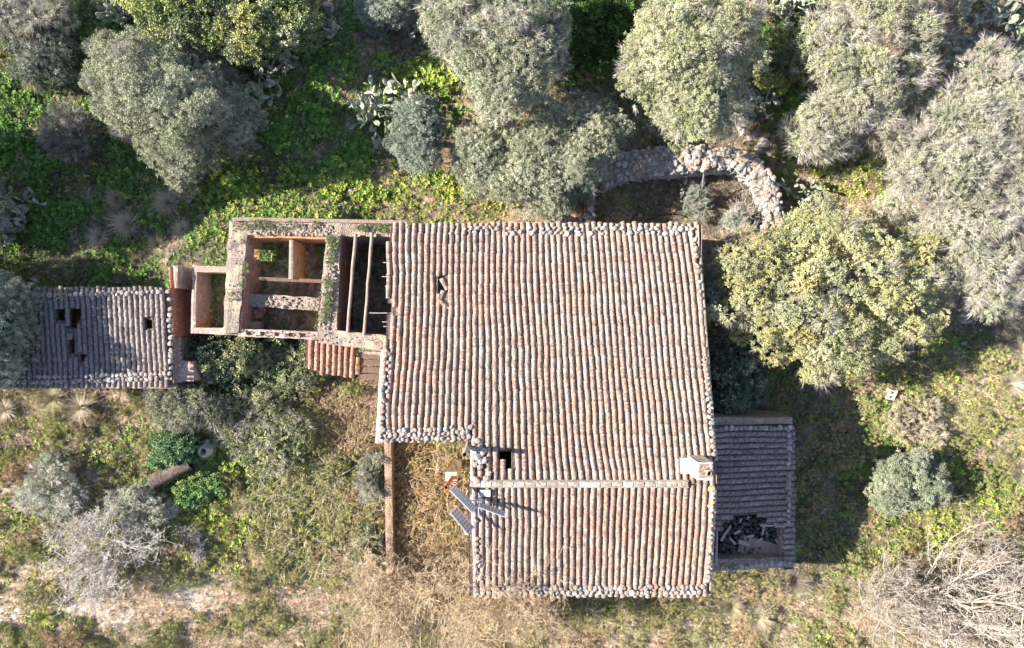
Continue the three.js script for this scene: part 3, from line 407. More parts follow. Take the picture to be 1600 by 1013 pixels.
// ---------------------------------------------------------------- the shed on the left
{
  const o = thing('tiled_shed', 'low shed with grey tiled roof half in tree shade at the left edge', 'shed');
  const p0 = at(-60, 603, 2.35), p1 = at(-60, 450, 2.75), R = plane(V(p0.x, 2.35, p0.z), V(-1, 0, 0), slope(2.35, p0.z, 2.75, p1.z));
  R.ux.set(1, 0, 0); const vv = slope(2.35, p0.z, 2.75, p1.z); const RS = plane(V(at(272, 603, 2.35).x, 2.35, p0.z), V(-1, 0, 0), vv), L = Math.hypot(p1.z - p0.z, 0.4), P = 0.213, Wd = at(272, 600, 2.35).x - at(-70, 600, 2.35).x;
  const holes = [[[88, 482], [101, 484], [100, 503], [89, 501]], [[108, 484], [126, 481], [124, 500], [119, 515], [109, 512]], [[226, 499], [236, 500], [237, 514], [228, 514]], [[107, 529], [115, 529], [115, 554], [109, 554]], [[124, 552], [132, 552], [132, 566], [125, 566]]];
  const cols = range(0.28, Wd, P).map(u => [u, -0.05, L]);
  const roof = part('roof', deck(RS, [[0, 0.05], [Wd, 0.05], [Wd, L], [0, L]], holes), boardMat, o);
  const grown = holes.map(h => { const cx = h.reduce((s, q) => s + q[0], 0) / h.length, cy = h.reduce((s, q) => s + q[1], 0) / h.length; return h.map(([x, y]) => [x + Math.sign(x - cx) * 2.5, y + Math.sign(y - cy) * 5]); });
  placeTiles(layTiles(RS, cols, grown, 'grey', 0.36, 0.1, 61), roof, darkTileMat); part('channel_tiles', channels(RS, cols, grown, 0.36, P, [0.32, 0.28, 0.26]), darkTileMat, roof, 'stuff');
  seed(63);
  edgeStones(RS, roof, [270, 587], [28, 593], 2, 0.11, 0.88, 0.06); edgeStones(RS, roof, [266, 456], [38, 462], 1, 0.11, 0.95, 0.05); edgeStones(RS, roof, [268, 466], [269, 582], 1, 0.12, 0.95, 0.08); edgeStones(RS, roof, [34, 530], [30, 590], 1, 0.1, 1.3, 0.3);
  const pale = at(112, 526, 2.6); part('loose_tile', box(-0.1, 0, -0.12, 0.1, 0.02, 0.12), greyPlasterMat, roof).position.set(pale.x, 2.72, pale.z);
  const xr = RS.o.x;
  part('wall', wallGeo(V(xr - 0.03, 2.72, p1.z - 0.85), V(xr - 0.03, 2.5, at(272, 527, 2.5).z), V(xr + 0.05, 2.72, p1.z - 0.85), V(xr + 0.05, 2.5, at(272, 527, 2.5).z), -0.1, 0.035, 0.04), std({ map: rub2[0], color: new THREE.Color(1.05, 0.86, 0.74), bumpMap: rub2[1], bumpScale: 0.06 }), o); part('wall', wallGeo(V(xr - 0.05, 2.45, at(272, 527, 2.5).z + 0.03), V(xr - 0.05, 2.38, p0.z - 0.1), V(xr, 2.45, at(272, 527, 2.5).z + 0.03), V(xr, 2.38, p0.z - 0.1), -0.1, 0.03, 0.04), rubbleMat, o);
  part('gable_wall', wallPx(2.85, 0.3, [269.5, 416], [272, 450], [277, 416], [277, 450], 0.03, 0.05), pinkPlasterMat, o);
  part('wall', wallGeo(V(xr - Wd, 2.6, p1.z + 0.1), V(xr - 0.05, 2.6, p1.z + 0.1), V(xr - Wd, 2.6, p1.z + 0.6), V(xr - 0.05, 2.6, p1.z + 0.6), -0.2, 0.02, 0.02, 0.4), rubbleMat, o);
  part('wall', wallGeo(V(xr - Wd, 2.2, p0.z - 0.6), V(xr - 0.05, 2.2, p0.z - 0.6), V(xr - Wd, 2.2, p0.z - 0.1), V(xr - 0.05, 2.2, p0.z - 0.1), -0.2, 0.02, 0.02, 0.4), rubbleMat, o);
  part('eave_ledge', wallGeo(V(xr - Wd, 2.24, p0.z - 0.02), V(xr, 2.24, p0.z - 0.02), V(xr - Wd, 2.24, p0.z + 0.12), V(xr, 2.24, p0.z + 0.12), 2.08, 0.01, 0.02, 0.3), pinkPlasterMat, o);
  part('buttress', wallPx(2.1, -0.2, [271, 563], [271, 597], [301, 565], [302, 596], 0.03, 0.05), pinkPlasterMat, o);
  for (const y of [530, 538, 546, 554, 560]) stone(o, at(277, y, 2.0), rr(0.17, 0.22), 'stone', [pinkPlasterMat]);
  rebase(o, V(xr - Wd / 2, 0, (p0.z + p1.z) / 2));
}
// ---------------------------------------------------------------- the lean-to on the right
{
  const o = thing('tiled_outbuilding', 'shaded outbuilding with collapsed corner against the right wall of the farmhouse', 'outbuilding');
  const xe = at(1238, 700, 2.2).x, x0 = 7.15, zn = at(1180, 655, 2.5).z, zs = at(1180, 893, 2.4).z, ye = 2.2, yw = 3.0;
  const vv = V(x0 - xe, yw - ye, 0).normalize(), R = plane(V(xe, ye, zn), V(0, 0, 1), vv), L = Math.hypot(xe - x0, yw - ye), P = 0.232;
  const hole = [[1116, 829], [1124, 826], [1129, 818], [1141, 816], [1147, 806], [1162, 803], [1168, 808], [1184, 802], [1195, 812], [1199, 822], [1211, 818], [1224, 826], [1226, 899], [1116, 899]];
  const cols = range(0.36, zs - zn - 0.2, P).map(u => [u, -0.05, L]);
  const zh = at(1180, 812, 2.5).z - zn;
  const roof = part('roof', deck(R, [[0.2, 0.05], [zh + 0.2, 0.05], [zh - 0.05, 1.3], [zh - 0.3, 1.8], [zh - 0.2, 2.6], [zh + 0.2, 3.2], [zh + 0.2, L], [0.2, L]], []), boardMat, o);
  placeTiles(layTiles(R, cols, [hole], 'grey', 0.4, 0.14, 71), roof, darkTileMat); part('channel_tiles', channels(R, cols, [hole], 0.4, P, [0.3, 0.27, 0.25]), darkTileMat, roof, 'stuff');
  seed(73); edgeStones(R, roof, [1230, 668], [1230, 826], 1, 0.12, 0.95, 0.04); edgeStones(R, roof, [1222, 800], [1222, 835], 1, 0.11, 1, 0.1); edgeStones(R, roof, [1122, 669], [1236, 668], 1, 0.11, 0.95, 0.05);
  part('wall', wallGeo(V(x0, 2.95, zn - 0.12), V(xe - 0.05, 2.38, zn - 0.05), V(x0, 2.95, zn + 0.2), V(xe - 0.05, 2.38, zn + 0.2), -0.2, 0.03, 0.05), rubbleMat, o);
  part('wall', wallGeo(V(xe - 0.45, 2.1, zn + 0.2), V(xe - 0.45, 2.1, zs - 0.05), V(xe - 0.02, 2.1, zn + 0.2), V(xe - 0.02, 2.1, zs - 0.05), -0.2, 0.03, 0.05), pinkPlasterMat, o);
  part('wall', wallGeo(V(x0, 2.35, zs - 0.42), V(xe + 0.02, 2.25, zs - 0.5), V(x0, 2.35, zs + 0.1), V(xe + 0.02, 2.25, zs - 0.12), -0.2, 0.03, 0.06), rubbleMat, o);
  for (let x = 1122; x < 1237; x += rr(6, 9)) stone(o, at(x, 891 - (x - 1122) * 0.085 + rr(-4, 2), 2.42), rr(0.09, 0.13)); for (let y = 856; y < 880; y += 6) stone(o, at(1228 + rr(-6, 3), y, 2.2), rr(0.08, 0.13));
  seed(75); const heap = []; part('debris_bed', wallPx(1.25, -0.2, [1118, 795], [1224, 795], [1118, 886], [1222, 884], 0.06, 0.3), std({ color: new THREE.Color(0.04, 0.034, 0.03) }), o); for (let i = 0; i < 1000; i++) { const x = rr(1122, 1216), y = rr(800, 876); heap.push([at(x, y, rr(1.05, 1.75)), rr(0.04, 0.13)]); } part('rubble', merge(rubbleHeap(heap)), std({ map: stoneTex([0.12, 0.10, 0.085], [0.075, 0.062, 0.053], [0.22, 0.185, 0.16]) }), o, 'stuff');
  for (const [x, y, a, l, w] of [[1138, 828, 0.9, 0.4, 0.1], [1131, 838, 1.1, 0.45, 0.12], [1163, 849, -0.3, 0.5, 0.16], [1152, 832, 0.4, 0.3, 0.1], [1173, 838, 0.2, 0.3, 0.09], [1145, 846, -0.8, 0.35, 0.1], [1185, 845, 0.6, 0.4, 0.08]]) { const m = part('board', box(-l / 2, -0.02, -w / 2, l / 2, 0.02, w / 2), palewood, o); m.position.copy(at(x, y, 1.8)); m.rotation.set(rr(-0.2, 0.2), a, rr(-0.2, 0.2)); }
  { const m = part('fallen_door', box(-0.85, -0.03, -0.5, 0.85, 0.03, 0.5), std({ map: woodTex([0.40, 0.27, 0.22], [0.31, 0.21, 0.17]) }), o); m.position.copy(at(1186, 862, 1.72)); m.rotation.set(0.1, -0.25, 0.1); }
  for (const [x0p, y0p, x1p, y1p, hh, r] of [[1198, 825, 1199, 876, 1.6, 0.06], [1120, 826, 1119, 884, 2.5, 0.05], [1149, 872, 1147, 884, 2.2, 0.045], [1159, 810, 1156, 817, 2.75, 0.03], [1170, 807, 1167, 812, 2.7, 0.03], [1194, 822, 1191, 836, 2.5, 0.035], [1212, 842, 1222, 858, 1.9, 0.05]]) part('rafter', tube([at(x0p, y0p, hh), at(x1p, y1p, hh)], r, r, 7), palewood, o);
  part('beam', wallPx(2.3, 2.15, [1121, 880], [1174, 878], [1121, 884], [1174, 882], 0.01, 0.01), woodMat, o); part('plank', wallPx(2.4, 2.34, [1187, 820], [1216, 818], [1190, 824], [1216, 823], 0.01, 0.02), palewood, o);
  rebase(o, V((x0 + xe) / 2, 0, (zn + zs) / 2));
}
// ---------------------------------------------------------------- dry-stone enclosure, yard wall
function stonewall(o, path, hTop, width, sd, lim, heapN) {
  seed(sd); const c = path.map(([x, y]) => at(x, y, hTop)), curve = new THREE.CatmullRomCurve3(c), n = 44, pts = curve.getSpacedPoints(n), L = curve.getLength(), gs = [];
  for (let i = 0; i < n; i++) { const side = k => { const t = V().subVectors(pts[Math.min(n, k + 1)], pts[Math.max(0, k - 1)]).normalize(); return V(-t.z, 0, t.x).multiplyScalar(width(k / n) / 2 * 0.86); }; const s0 = side(i), s1 = side(i + 1); gs.push(wallGeo(V().copy(pts[i]).add(s0), V().copy(pts[i + 1]).add(s1), V().copy(pts[i]).sub(s0), V().copy(pts[i + 1]).sub(s1), -0.2, 0.05, 0.04, 0.3)); }
  part('wall_core', merge(gs), rubbleMat, o);
  let made = 0; const heap = [];
  const put = (t, off, y, r) => { const p = curve.getPointAt(clamp(t)), tg = curve.getTangentAt(clamp(t)); const q = V(p.x - tg.z * off, y, p.z + tg.x * off); if (made < lim && r > 0.075) { stone(o, q, r); made++; } else heap.push([q, r]); };
  const nTop = Math.round(L * 26); for (let i = 0; i < nTop; i++) { const t = (i + rnd()) / nTop; put(t, rr(-0.5, 0.5) * width(t) * 0.92, hTop + rr(-0.03, 0.06), rr(0.08, 0.19)); }
  for (let i = 0; i < heapN; i++) { const t = rnd(), s = rnd() < 0.5 ? -1 : 1; heap.push([(() => { const p = curve.getPointAt(t), tg = curve.getTangentAt(t), w = width(t) / 2 * rr(0.86, 0.98) * s; return V(p.x - tg.z * w, rr(0, hTop), p.z + tg.x * w); })(), rr(0.07, 0.14)]); }
  part('small_stones', merge(rubbleHeap(heap)), stoneMats[1], o, 'stuff');
  const m = curve.getPointAt(0.5); rebase(o, V(m.x, 0, m.z));
}
stonewall(thing('stone_enclosure', 'curved dry-stone wall of grey rubble behind the farmhouse', 'stone wall'), [[938, 278], [966, 262], [1010, 253], [1060, 249], [1110, 246], [1150, 249], [1180, 262], [1200, 284], [1208, 312], [1209, 350], [1205, 372]], 1.25, t => 0.92 + 0.25 * Math.sin(t * 6), 81, 300, 900);
{ const o = thing('stone_corner', 'pale stone corner block under the olive at the back wall of the farmhouse', 'stone wall'); part('wall', wallPx(1.5, -0.2, [868, 338], [928, 340], [868, 349], [927, 352], 0.05, 0.08), rubbleMat, o); part('wall', wallPx(1.5, -0.2, [917, 296], [919, 342], [929, 298], [929, 342], 0.05, 0.08), rubbleMat, o); seed(83); for (let i = 0; i < 26; i++) stone(o, i < 16 ? at(rr(875, 926), rr(336, 348), 1.55) : at(rr(918, 930), rr(292, 340), 1.55), rr(0.09, 0.17)); rebase(o, V(at(920, 335).x, 0, at(920, 335).z)); }
{ const o = thing('yard_wall', 'thin reddish brown yard wall running down from the farmhouse corner', 'wall'); part('wall', wallPx(1.0, -0.2, [600, 690], [603, 905], [611, 690], [614.5, 905], 0.03, 0.05), std({ map: rub1[0], color: new THREE.Color(1.0, 0.86, 0.76), bumpMap: rub1[1], bumpScale: 0.05 }), o); rebase(o, V(at(607, 800).x, 0, at(607, 800).z)); }
// ---------------------------------------------------------------- leaves and twigs
function leafQuads(list) {                                        // list of [base, dir, normal-ish side, length, width, curl]
  const pos = [], idx = [], uv = [];
  for (const [b, d, s, l, w, c] of list) {
    const n = V().crossVectors(d, s).normalize(), k = pos.length / 3, P = (a, e, q) => { const p = V().copy(b).addScaledVector(d, a * l).addScaledVector(s, e * w).addScaledVector(n, q * l); pos.push(p.x, p.y, p.z); uv.push(a, e + 0.5); };
    P(0, 0, 0); P(0.5, -0.5, c); P(0.5, 0.5, c); P(1, 0, -c * 0.5); idx.push(k, k + 1, k + 2, k + 1, k + 3, k + 2);
  }
  const g = new THREE.BufferGeometry(); g.setAttribute('position', new THREE.Float32BufferAttribute(pos, 3)); g.setAttribute('uv', new THREE.Float32BufferAttribute(uv, 2)); g.setIndex(idx); g.computeVertexNormals(); return g;
}
const sideOf = d => V().crossVectors(d, Math.abs(d.y) > 0.9 ? V(1, 0, 0) : UPV).normalize();
function sprayGeo(sd, shoots, n, L, ll, lw, open) {               // a tuft of leafy shoots opening along +y
  seed(sd); const q = [];
  for (let s = 0; s < shoots; s++) { const az = s / shoots * 6.28 + rr(-0.5, 0.5), sp = s ? rr(0.4, 1) * open : 0, sd0 = V(Math.cos(az) * sp, 1, Math.sin(az) * sp).normalize();
    for (let i = 0; i < n; i++) { const a = i * 2.4 + rr(-0.5, 0.5), t = (i + 0.8) / n, b = V().copy(sd0).multiplyScalar(t * L * rr(0.85, 1.1)), d = V(Math.cos(a) * 0.9, rr(0.1, 0.7), Math.sin(a) * 0.9).addScaledVector(sd0, 0.5).normalize(), sv = sideOf(d).applyAxisAngle(d, rr(-1, 1)); q.push([b, d, sv, ll * rr(0.7, 1.25), lw * rr(0.8, 1.25), rr(-0.06, 0.1)]); } }
  return leafQuads(q);
}
function twigGeo(sd, n, L, spread, w) {                           // bare forked shoots along +y, thin three-sided
  seed(sd); const gs = [];
  for (let i = 0; i < n; i++) { const a = rr(0, 6.28), d = V(Math.cos(a) * spread * rr(0.2, 1), 1, Math.sin(a) * spread * rr(0.2, 1)).normalize(), b = V(0, rr(0, 0.25) * L, 0), l = L * rr(0.6, 1.05), m = V().copy(b).addScaledVector(d, l * 0.5).add(V(rr(-1, 1), 0, rr(-1, 1)).multiplyScalar(l * 0.08)); gs.push(tube([b, m, V().copy(b).addScaledVector(d, l)], w, w * 0.4, 3, false)); }
  return merge(gs);
}
function bladeGeo(sd, n, L, w, spread) {                          // a tuft of arching grass blades
  seed(sd); const pos = [], idx = [], uv = [];
  for (let i = 0; i < n; i++) { const a = rr(0, 6.28), ca = Math.cos(a), sa = Math.sin(a), l = L * rr(0.5, 1.1), o = spread * rr(0.3, 1.2), k = pos.length / 3; for (const [t, q] of [[0, 1], [0.55, 0.9], [1, 0.12]]) { const r = 0.03 + o * l * t * t, y = l * t * (1 - 0.45 * o * t); for (const e of [-1, 1]) { pos.push(ca * r - sa * e * w * q / 2, y, sa * r + ca * e * w * q / 2); uv.push(e, t); } } idx.push(k, k + 2, k + 1, k + 1, k + 2, k + 3, k + 2, k + 4, k + 3, k + 3, k + 4, k + 5); }
  const g = new THREE.BufferGeometry(); g.setAttribute('position', new THREE.Float32BufferAttribute(pos, 3)); g.setAttribute('uv', new THREE.Float32BufferAttribute(uv, 2)); g.setIndex(idx); g.computeVertexNormals(); return g;
}
function rosetteGeo(sd, n, l, w) { seed(sd); const q = []; for (let i = 0; i < n; i++) { const a = i * 2.4 + rr(-0.4, 0.4), up = rr(0.15, 0.9), d = V(Math.cos(a), up, Math.sin(a)).normalize(), s = V(-Math.sin(a), rr(-0.3, 0.3), Math.cos(a)).normalize(); q.push([V(Math.cos(a) * 0.02, 0.02, Math.sin(a) * 0.02), d, s, l * rr(0.7, 1.2), w * rr(0.8, 1.2), 0.12]); } return leafQuads(q); }
const SPR = { olive: sprayGeo(101, 5, 6, 0.16, 0.075, 0.021, 0.9), oliveB: sprayGeo(102, 5, 6, 0.13, 0.07, 0.022, 1.2), broad: sprayGeo(103, 4, 5, 0.14, 0.075, 0.045, 1.2), fine: sprayGeo(104, 5, 6, 0.12, 0.05, 0.018, 1.2), twig: twigGeo(105, 11, 0.34, 0.75, 0.0042), twigFine: twigGeo(106, 11, 0.26, 0.95, 0.0038) };
class Scatter {
  constructor() { this.m = []; this.c = []; }
  add(p, d, sc, col, roll = rnd() * 6.28) { _q.setFromUnitVectors(UPV, d).multiply(_q2.setFromAxisAngle(UPV, roll)); _m.compose(p, _q, _s.set(sc, sc, sc)); this.m.push(..._m.elements); this.c.push(col[0], col[1], col[2]); }
  build(name, geo, mat, parent, kind = 'stuff') { const n = this.c.length / 3; if (!n) return null; const o = new THREE.InstancedMesh(geo, mat, n); o.instanceMatrix.array.set(this.m); o.instanceColor = new THREE.InstancedBufferAttribute(new Float32Array(this.c), 3); o.name = parent === scene ? numbered(name) : name; o.castShadow = o.receiveShadow = true; o.userData.kind = kind; parent.add(o); return o; }
}
const vary = (c, a = 0.15) => { const k = 1 + rr(-a, a); return [c[0] * k * rr(0.94, 1.06), c[1] * k, c[2] * k * rr(0.94, 1.06)]; };
const randDir = (ymin = -0.3) => { let y; do y = rr(-1, 1); while (y < ymin); const a = rr(0, 6.28), r = Math.sqrt(1 - y * y); return V(r * Math.cos(a), y, r * Math.sin(a)); };
// a crown fills an outline seen in the photo at height hm and domes up to ht; leafy shoots sit on many clumps
function tree(o, { poly, hm, ht, lobe = 0.55, lobes = 60, per = 100, leaf = 'olive', leaf2, cols, twigs = 0, twigCols = [[0.4, 0.37, 0.33]], twig = 'twig', trunk = null, tr = 0.14, sd = 1, gaps = [], outward = 0.25, scale = 1, bark = barkMat, prof = 0, lumpy = 0.5, rag = 0.8 }) {
  seed(sd); const Q0 = poly.map(([x, y]) => { const p = at(x, y, hm); return [p.x, p.z]; }), Q = []; Q0.forEach((a, i) => { const c = Q0[(i + 1) % Q0.length], L = Math.hypot(c[0] - a[0], c[1] - a[1]), n = Math.max(1, Math.round(L / 0.3)); for (let k = 0; k < n; k++) { const t = k / n, w = (noise(sd + Q.length * 0.55, 3.3) - 0.45) * rag; Q.push([a[0] + (c[0] - a[0]) * t + (c[1] - a[1]) / L * w, a[1] + (c[1] - a[1]) * t - (c[0] - a[0]) / L * w]); } }); const G = gaps.map(([x, y, r]) => { const p = at(x, y, hm + 0.5); return [p.x, p.z, r]; });
  let x0 = 1e9, x1 = -1e9, z0 = 1e9, z1 = -1e9, cx = 0, cz = 0; for (const [x, z] of Q) { x0 = Math.min(x0, x); x1 = Math.max(x1, x); z0 = Math.min(z0, z); z1 = Math.max(z1, z); cx += x / Q.length; cz += z / Q.length; }
  const C = []; let D = 0; for (let i = 0; i < 300; i++) { const x = rr(x0, x1), z = rr(z0, z1); if (inPoly(x, z, Q)) D = Math.max(D, edgeDist(x, z, Q)); }
  lobe *= 0.74; lobes = Math.round(lobes * 1.9); per = Math.round(per * 0.42); const HM = hm - lobe;
  const ok = (x, z) => inPoly(x, z, Q) && edgeDist(x, z, Q) > lobe * 0.36 + 0.04 && !G.some(g => Math.hypot(x - g[0], z - g[1]) < g[2]);
  for (let i = 0; i < lobes; i++) { let best = null, bd = -1; for (let k = 0; k < 14; k++) { const x = rr(x0, x1), z = rr(z0, z1); if (!ok(x, z)) continue; let d = 9; for (const c of C) d = Math.min(d, Math.hypot(c.x - x, c.z - z)); if (d > bd) { bd = d; best = [x, z]; } } if (!best) continue; const t = clamp(edgeDist(best[0], best[1], Q) / (D * 0.85)), y = hm + (ht - hm) * (prof ? t ** prof : Math.sqrt(1 - (1 - t) ** 2)) - lobe * 0.8 + rr(-lumpy, lumpy); const yy = Math.max(y, lobe * 0.55), sc = (CAM_H - yy - lobe * 0.5) / (CAM_H - hm); C.push({ x: best[0], X: best[0] * sc, y: yy, z: best[1], Z: best[1] * sc, r: lobe * rr(0.6, 1.3), tone: rr(0.75, 1.18), w: rnd() }); }
  for (const c of C) { c.x = c.X; c.z = c.Z; }
  const lower = C.filter((_, i) => i % 3 === 0).map(c => ({ ...c, y: Math.max(lobe * 0.4, c.y - lobe * 1.5 - rr(0, 0.5)), r: c.r * 1.1 }));
  const A = new Scatter(), B = new Scatter(), T = new Scatter(), ctr = V(cx, hm - 1, cz);
  for (const c of [...C, ...lower]) {
    const n = Math.round(per * (c.r / lobe) ** 2), out = V(c.x - cx, 0.6, c.z - cz).normalize(), base = pick(cols), bare = c.w < twigs;
    for (let i = 0; i < n; i++) {
      const d = randDir(-0.45), far = rnd() < 0.15 ? rr(1, 1.6) : 1, p = V(c.x + d.x * c.r * rr(0.45, 1.0) * far, c.y + d.y * c.r * rr(0.4, 0.95), c.z + d.z * c.r * rr(0.45, 1.0) * far), dir = V().copy(d).addScaledVector(out, outward).add(V(rr(-0.7, 0.7), rr(-0.2, 0.6), rr(-0.7, 0.7))).normalize();
      if (rnd() < (bare ? 0.6 : twigs * 0.25)) { T.add(p, dir, scale * rr(0.7, 1.3), vary(pick(twigCols), 0.15)); if (bare && rnd() < 0.55) continue; }
      const col = vary(rnd() < 0.75 ? base : pick(cols), 0.16).map(q => q * c.tone);
      (leaf2 && rnd() < 0.5 ? B : A).add(p, dir, scale * rr(0.75, 1.25), col);
    }
  }
  const tb = trunk ? at(trunk[0], trunk[1], 0) : V(cx, 0, cz); tb.y = groundY(tb.x, tb.z) - 0.1; const fork = V(tb.x + (cx - tb.x) * 0.4, hm * 0.55, tb.z + (cz - tb.z) * 0.4);
  part('trunk', tube(bent(tb, fork, 4, 0.07), tr * 1.3, tr, 9), bark, o);
  const limbs = C.filter((_, i) => i % Math.ceil(C.length / 9) === 0); for (const c of limbs) part('limb', tube(bent(fork, V(c.x, c.y, c.z), 5, 0.08), tr * 0.62, tr * 0.16, 6), bark, o);
  A.build('foliage', SPR[leaf], leafMat, o); if (leaf2) B.build('foliage', SPR[leaf2], leafMat, o); T.build('twigs', SPR[twig], twigMat, o);
  rebase(o, V(tb.x, 0, tb.z)); return o;
}
const OL = [[0.355, 0.37, 0.24], [0.42, 0.43, 0.295], [0.28, 0.31, 0.195], [0.38, 0.40, 0.285]];
const OLG = [[0.38, 0.40, 0.215], [0.43, 0.44, 0.26], [0.32, 0.35, 0.185], [0.47, 0.47, 0.31]];
const OLB = [[0.27, 0.315, 0.245], [0.34, 0.375, 0.295], [0.215, 0.26, 0.20]];
const YG = [[0.46, 0.44, 0.19], [0.40, 0.40, 0.20], [0.31, 0.34, 0.17], [0.52, 0.47, 0.20], [0.36, 0.385, 0.23], [0.42, 0.42, 0.27]];
const YGD = [[0.27, 0.32, 0.10], [0.37, 0.40, 0.14], [0.18, 0.235, 0.08], [0.46, 0.45, 0.16], [0.16, 0.21, 0.10], [0.34, 0.36, 0.22]];
const GREY = [[0.38, 0.375, 0.26], [0.33, 0.34, 0.225], [0.43, 0.415, 0.315]];
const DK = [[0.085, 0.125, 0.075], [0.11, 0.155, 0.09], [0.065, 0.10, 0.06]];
const SHR = [[0.24, 0.29, 0.125], [0.34, 0.37, 0.17], [0.16, 0.21, 0.09], [0.42, 0.42, 0.22]];
const SILV = [[0.52, 0.475, 0.435], [0.60, 0.56, 0.525], [0.44, 0.395, 0.355]];
const TR = (name, label, cat, o, group) => tree(thing(name, label, cat, group), o);
TR('olive_tree', 'large grey-green olive tree with sunlit left flank in the upper left', 'tree', { sd: 201, poly: [[124, 74], [165, 48], [215, 44], [262, 66], [300, 82], [345, 105], [392, 150], [402, 190], [375, 226], [338, 224], [322, 240], [305, 264], [280, 289], [258, 280], [240, 252], [215, 224], [182, 200], [148, 167], [128, 125]], hm: 1.3, ht: 4.6, prof: 0.9, lobes: 95, per: 150, leaf: 'olive', leaf2: 'oliveB', cols: OL, twigs: 0.06, outward: 0.45 });
TR('olive_tree', 'olive tree with round crown at the top edge, left of the dark leafy patch', 'tree', { sd: 202, poly: [[664, 0], [690, -50], [850, -50], [880, 0], [892, 70], [885, 105], [852, 130], [838, 152], [800, 180], [762, 174], [745, 152], [735, 112], [700, 82], [672, 55]], hm: 2.9, ht: 5.2, lobes: 70, per: 150, leaf: 'olive', leaf2: 'oliveB', cols: OL, twigs: 0.14, twigCols: SILV });
TR('olive_tree', 'tall bright olive tree with lumpy crown above the curved stone wall', 'tree', { sd: 203, poly: [[984, 45], [1000, 15], [1040, -40], [1170, -40], [1194, 40], [1192, 90], [1168, 130], [1152, 187], [1122, 200], [1085, 214], [1048, 195], [1010, 160], [980, 130], [976, 85]], hm: 3, ht: 5.6, lobes: 62, lobe: 0.6, per: 170, leaf: 'oliveB', leaf2: 'fine', cols: OLG, twigs: 0.2, twigCols: SILV, lumpy: 0.5 });
TR('olive_tree', 'silvery olive tree with many bare twigs, right of the bright green bush at top', 'tree', { sd: 204, poly: [[1258, 45], [1290, -110], [1450, -110], [1474, 60], [1447, 110], [1432, 160], [1388, 192], [1342, 237], [1290, 253], [1240, 244], [1222, 207], [1264, 160], [1278, 100]], hm: 2.8, ht: 5, lobes: 70, per: 140, leaf: 'olive', leaf2: 'fine', cols: [...OLG, ...GREY], twigs: 0.4, twigCols: SILV });
TR('half_dead_tree', 'big half-dead grey tree of pale bare twigs at the right edge', 'tree', { sd: 205, poly: [[1535, 65], [1570, 58], [1660, 120], [1700, 460], [1612, 470], [1568, 494], [1525, 472], [1480, 432], [1440, 382], [1400, 322], [1383, 260], [1400, 205], [1440, 180], [1470, 120], [1510, 100]], hm: 2.8, ht: 5, lobes: 105, per: 140, leaf: 'olive', leaf2: 'fine', cols: [...GREY, ...OL], twigs: 0.62, twigCols: SILV, lumpy: 0.5, gaps: [[1440, 335, 0.5], [1400, 300, 0.3]], outward: 0.45 });
TR('olive_tree', 'olive tree leaning close to the back eave of the farmhouse beside the stone enclosure', 'tree', { sd: 206, poly: [[788, 205], [830, 180], [860, 163], [920, 146], [962, 170], [977, 200], [962, 248], [932, 285], [905, 312], [885, 335], [840, 330], [800, 312], [765, 292], [790, 250]], hm: 1.9, ht: 3.4, lobes: 60, per: 140, leaf: 'olive', leaf2: 'fine', cols: OL, twigs: 0.08 });
TR('olive_bush', 'olive bush touching the left side of the olive behind the back eave', 'shrub', { sd: 207, poly: [[703, 217], [740, 198], [785, 215], [802, 260], [782, 302], [735, 302], [706, 272]], hm: 1.6, ht: 2.7, lobes: 26, lobe: 0.45, per: 120, leaf: 'olive', leaf2: 'fine', cols: OL });
TR('olive_bush', 'small round olive bush right beside the sunlit prickly pear', 'shrub', { sd: 208, poly: [[611, 177], [640, 164], [675, 164], [694, 190], [692, 225], [662, 264], [630, 260], [611, 225]], hm: 1.5, ht: 2.8, lobes: 26, lobe: 0.45, per: 120, leaf: 'oliveB', leaf2: 'fine', cols: OLB });
TR('yellow_green_tree', 'wide yellow-green tree with dark gaps, right of the farmhouse roof', 'tree', { sd: 209, poly: [[1128, 392], [1158, 372], [1216, 364], [1256, 326], [1290, 300], [1330, 318], [1380, 330], [1420, 368], [1470, 390], [1496, 440], [1482, 502], [1442, 532], [1392, 560], [1388, 593], [1350, 600], [1310, 577], [1290, 600], [1252, 592], [1213, 562], [1180, 532], [1150, 527], [1114, 495], [1138, 440]], hm: 2.4, ht: 4.8, lobes: 100, lobe: 0.46, per: 135, leaf: 'broad', leaf2: 'fine', scale: 0.88, cols: YG, twigs: 0.12, lumpy: 0.9, rag: 0.9, gaps: [[1318, 372, 0.45], [1395, 355, 0.5], [1340, 425, 0.5], [1335, 525, 0.4], [1250, 380, 0.3], [1430, 440, 0.35]] });
TR('broadleaf_tree', 'dense yellow and green broad-leaved tree cut by the top edge', 'tree', { sd: 210, poly: [[203, 0], [200, -60], [490, -60], [494, 20], [470, 62], [420, 77], [382, 94], [330, 77], [280, 78], [228, 57]], hm: 2, ht: 3.4, lobes: 70, per: 110, leaf: 'broad', cols: YGD, outward: 0.3, scale: 1.15 });
TR('olive_tree', 'blue-grey olive tree overhanging the shed roof at the left edge', 'tree', { sd: 211, poly: [[-260, 430], [-60, 415], [0, 432], [24, 458], [26, 500], [14, 550], [18, 590], [-40, 612], [-260, 600]], hm: 3.2, ht: 5, lobes: 80, lobe: 0.7, per: 150, leaf: 'olive', leaf2: 'oliveB', cols: OLB });
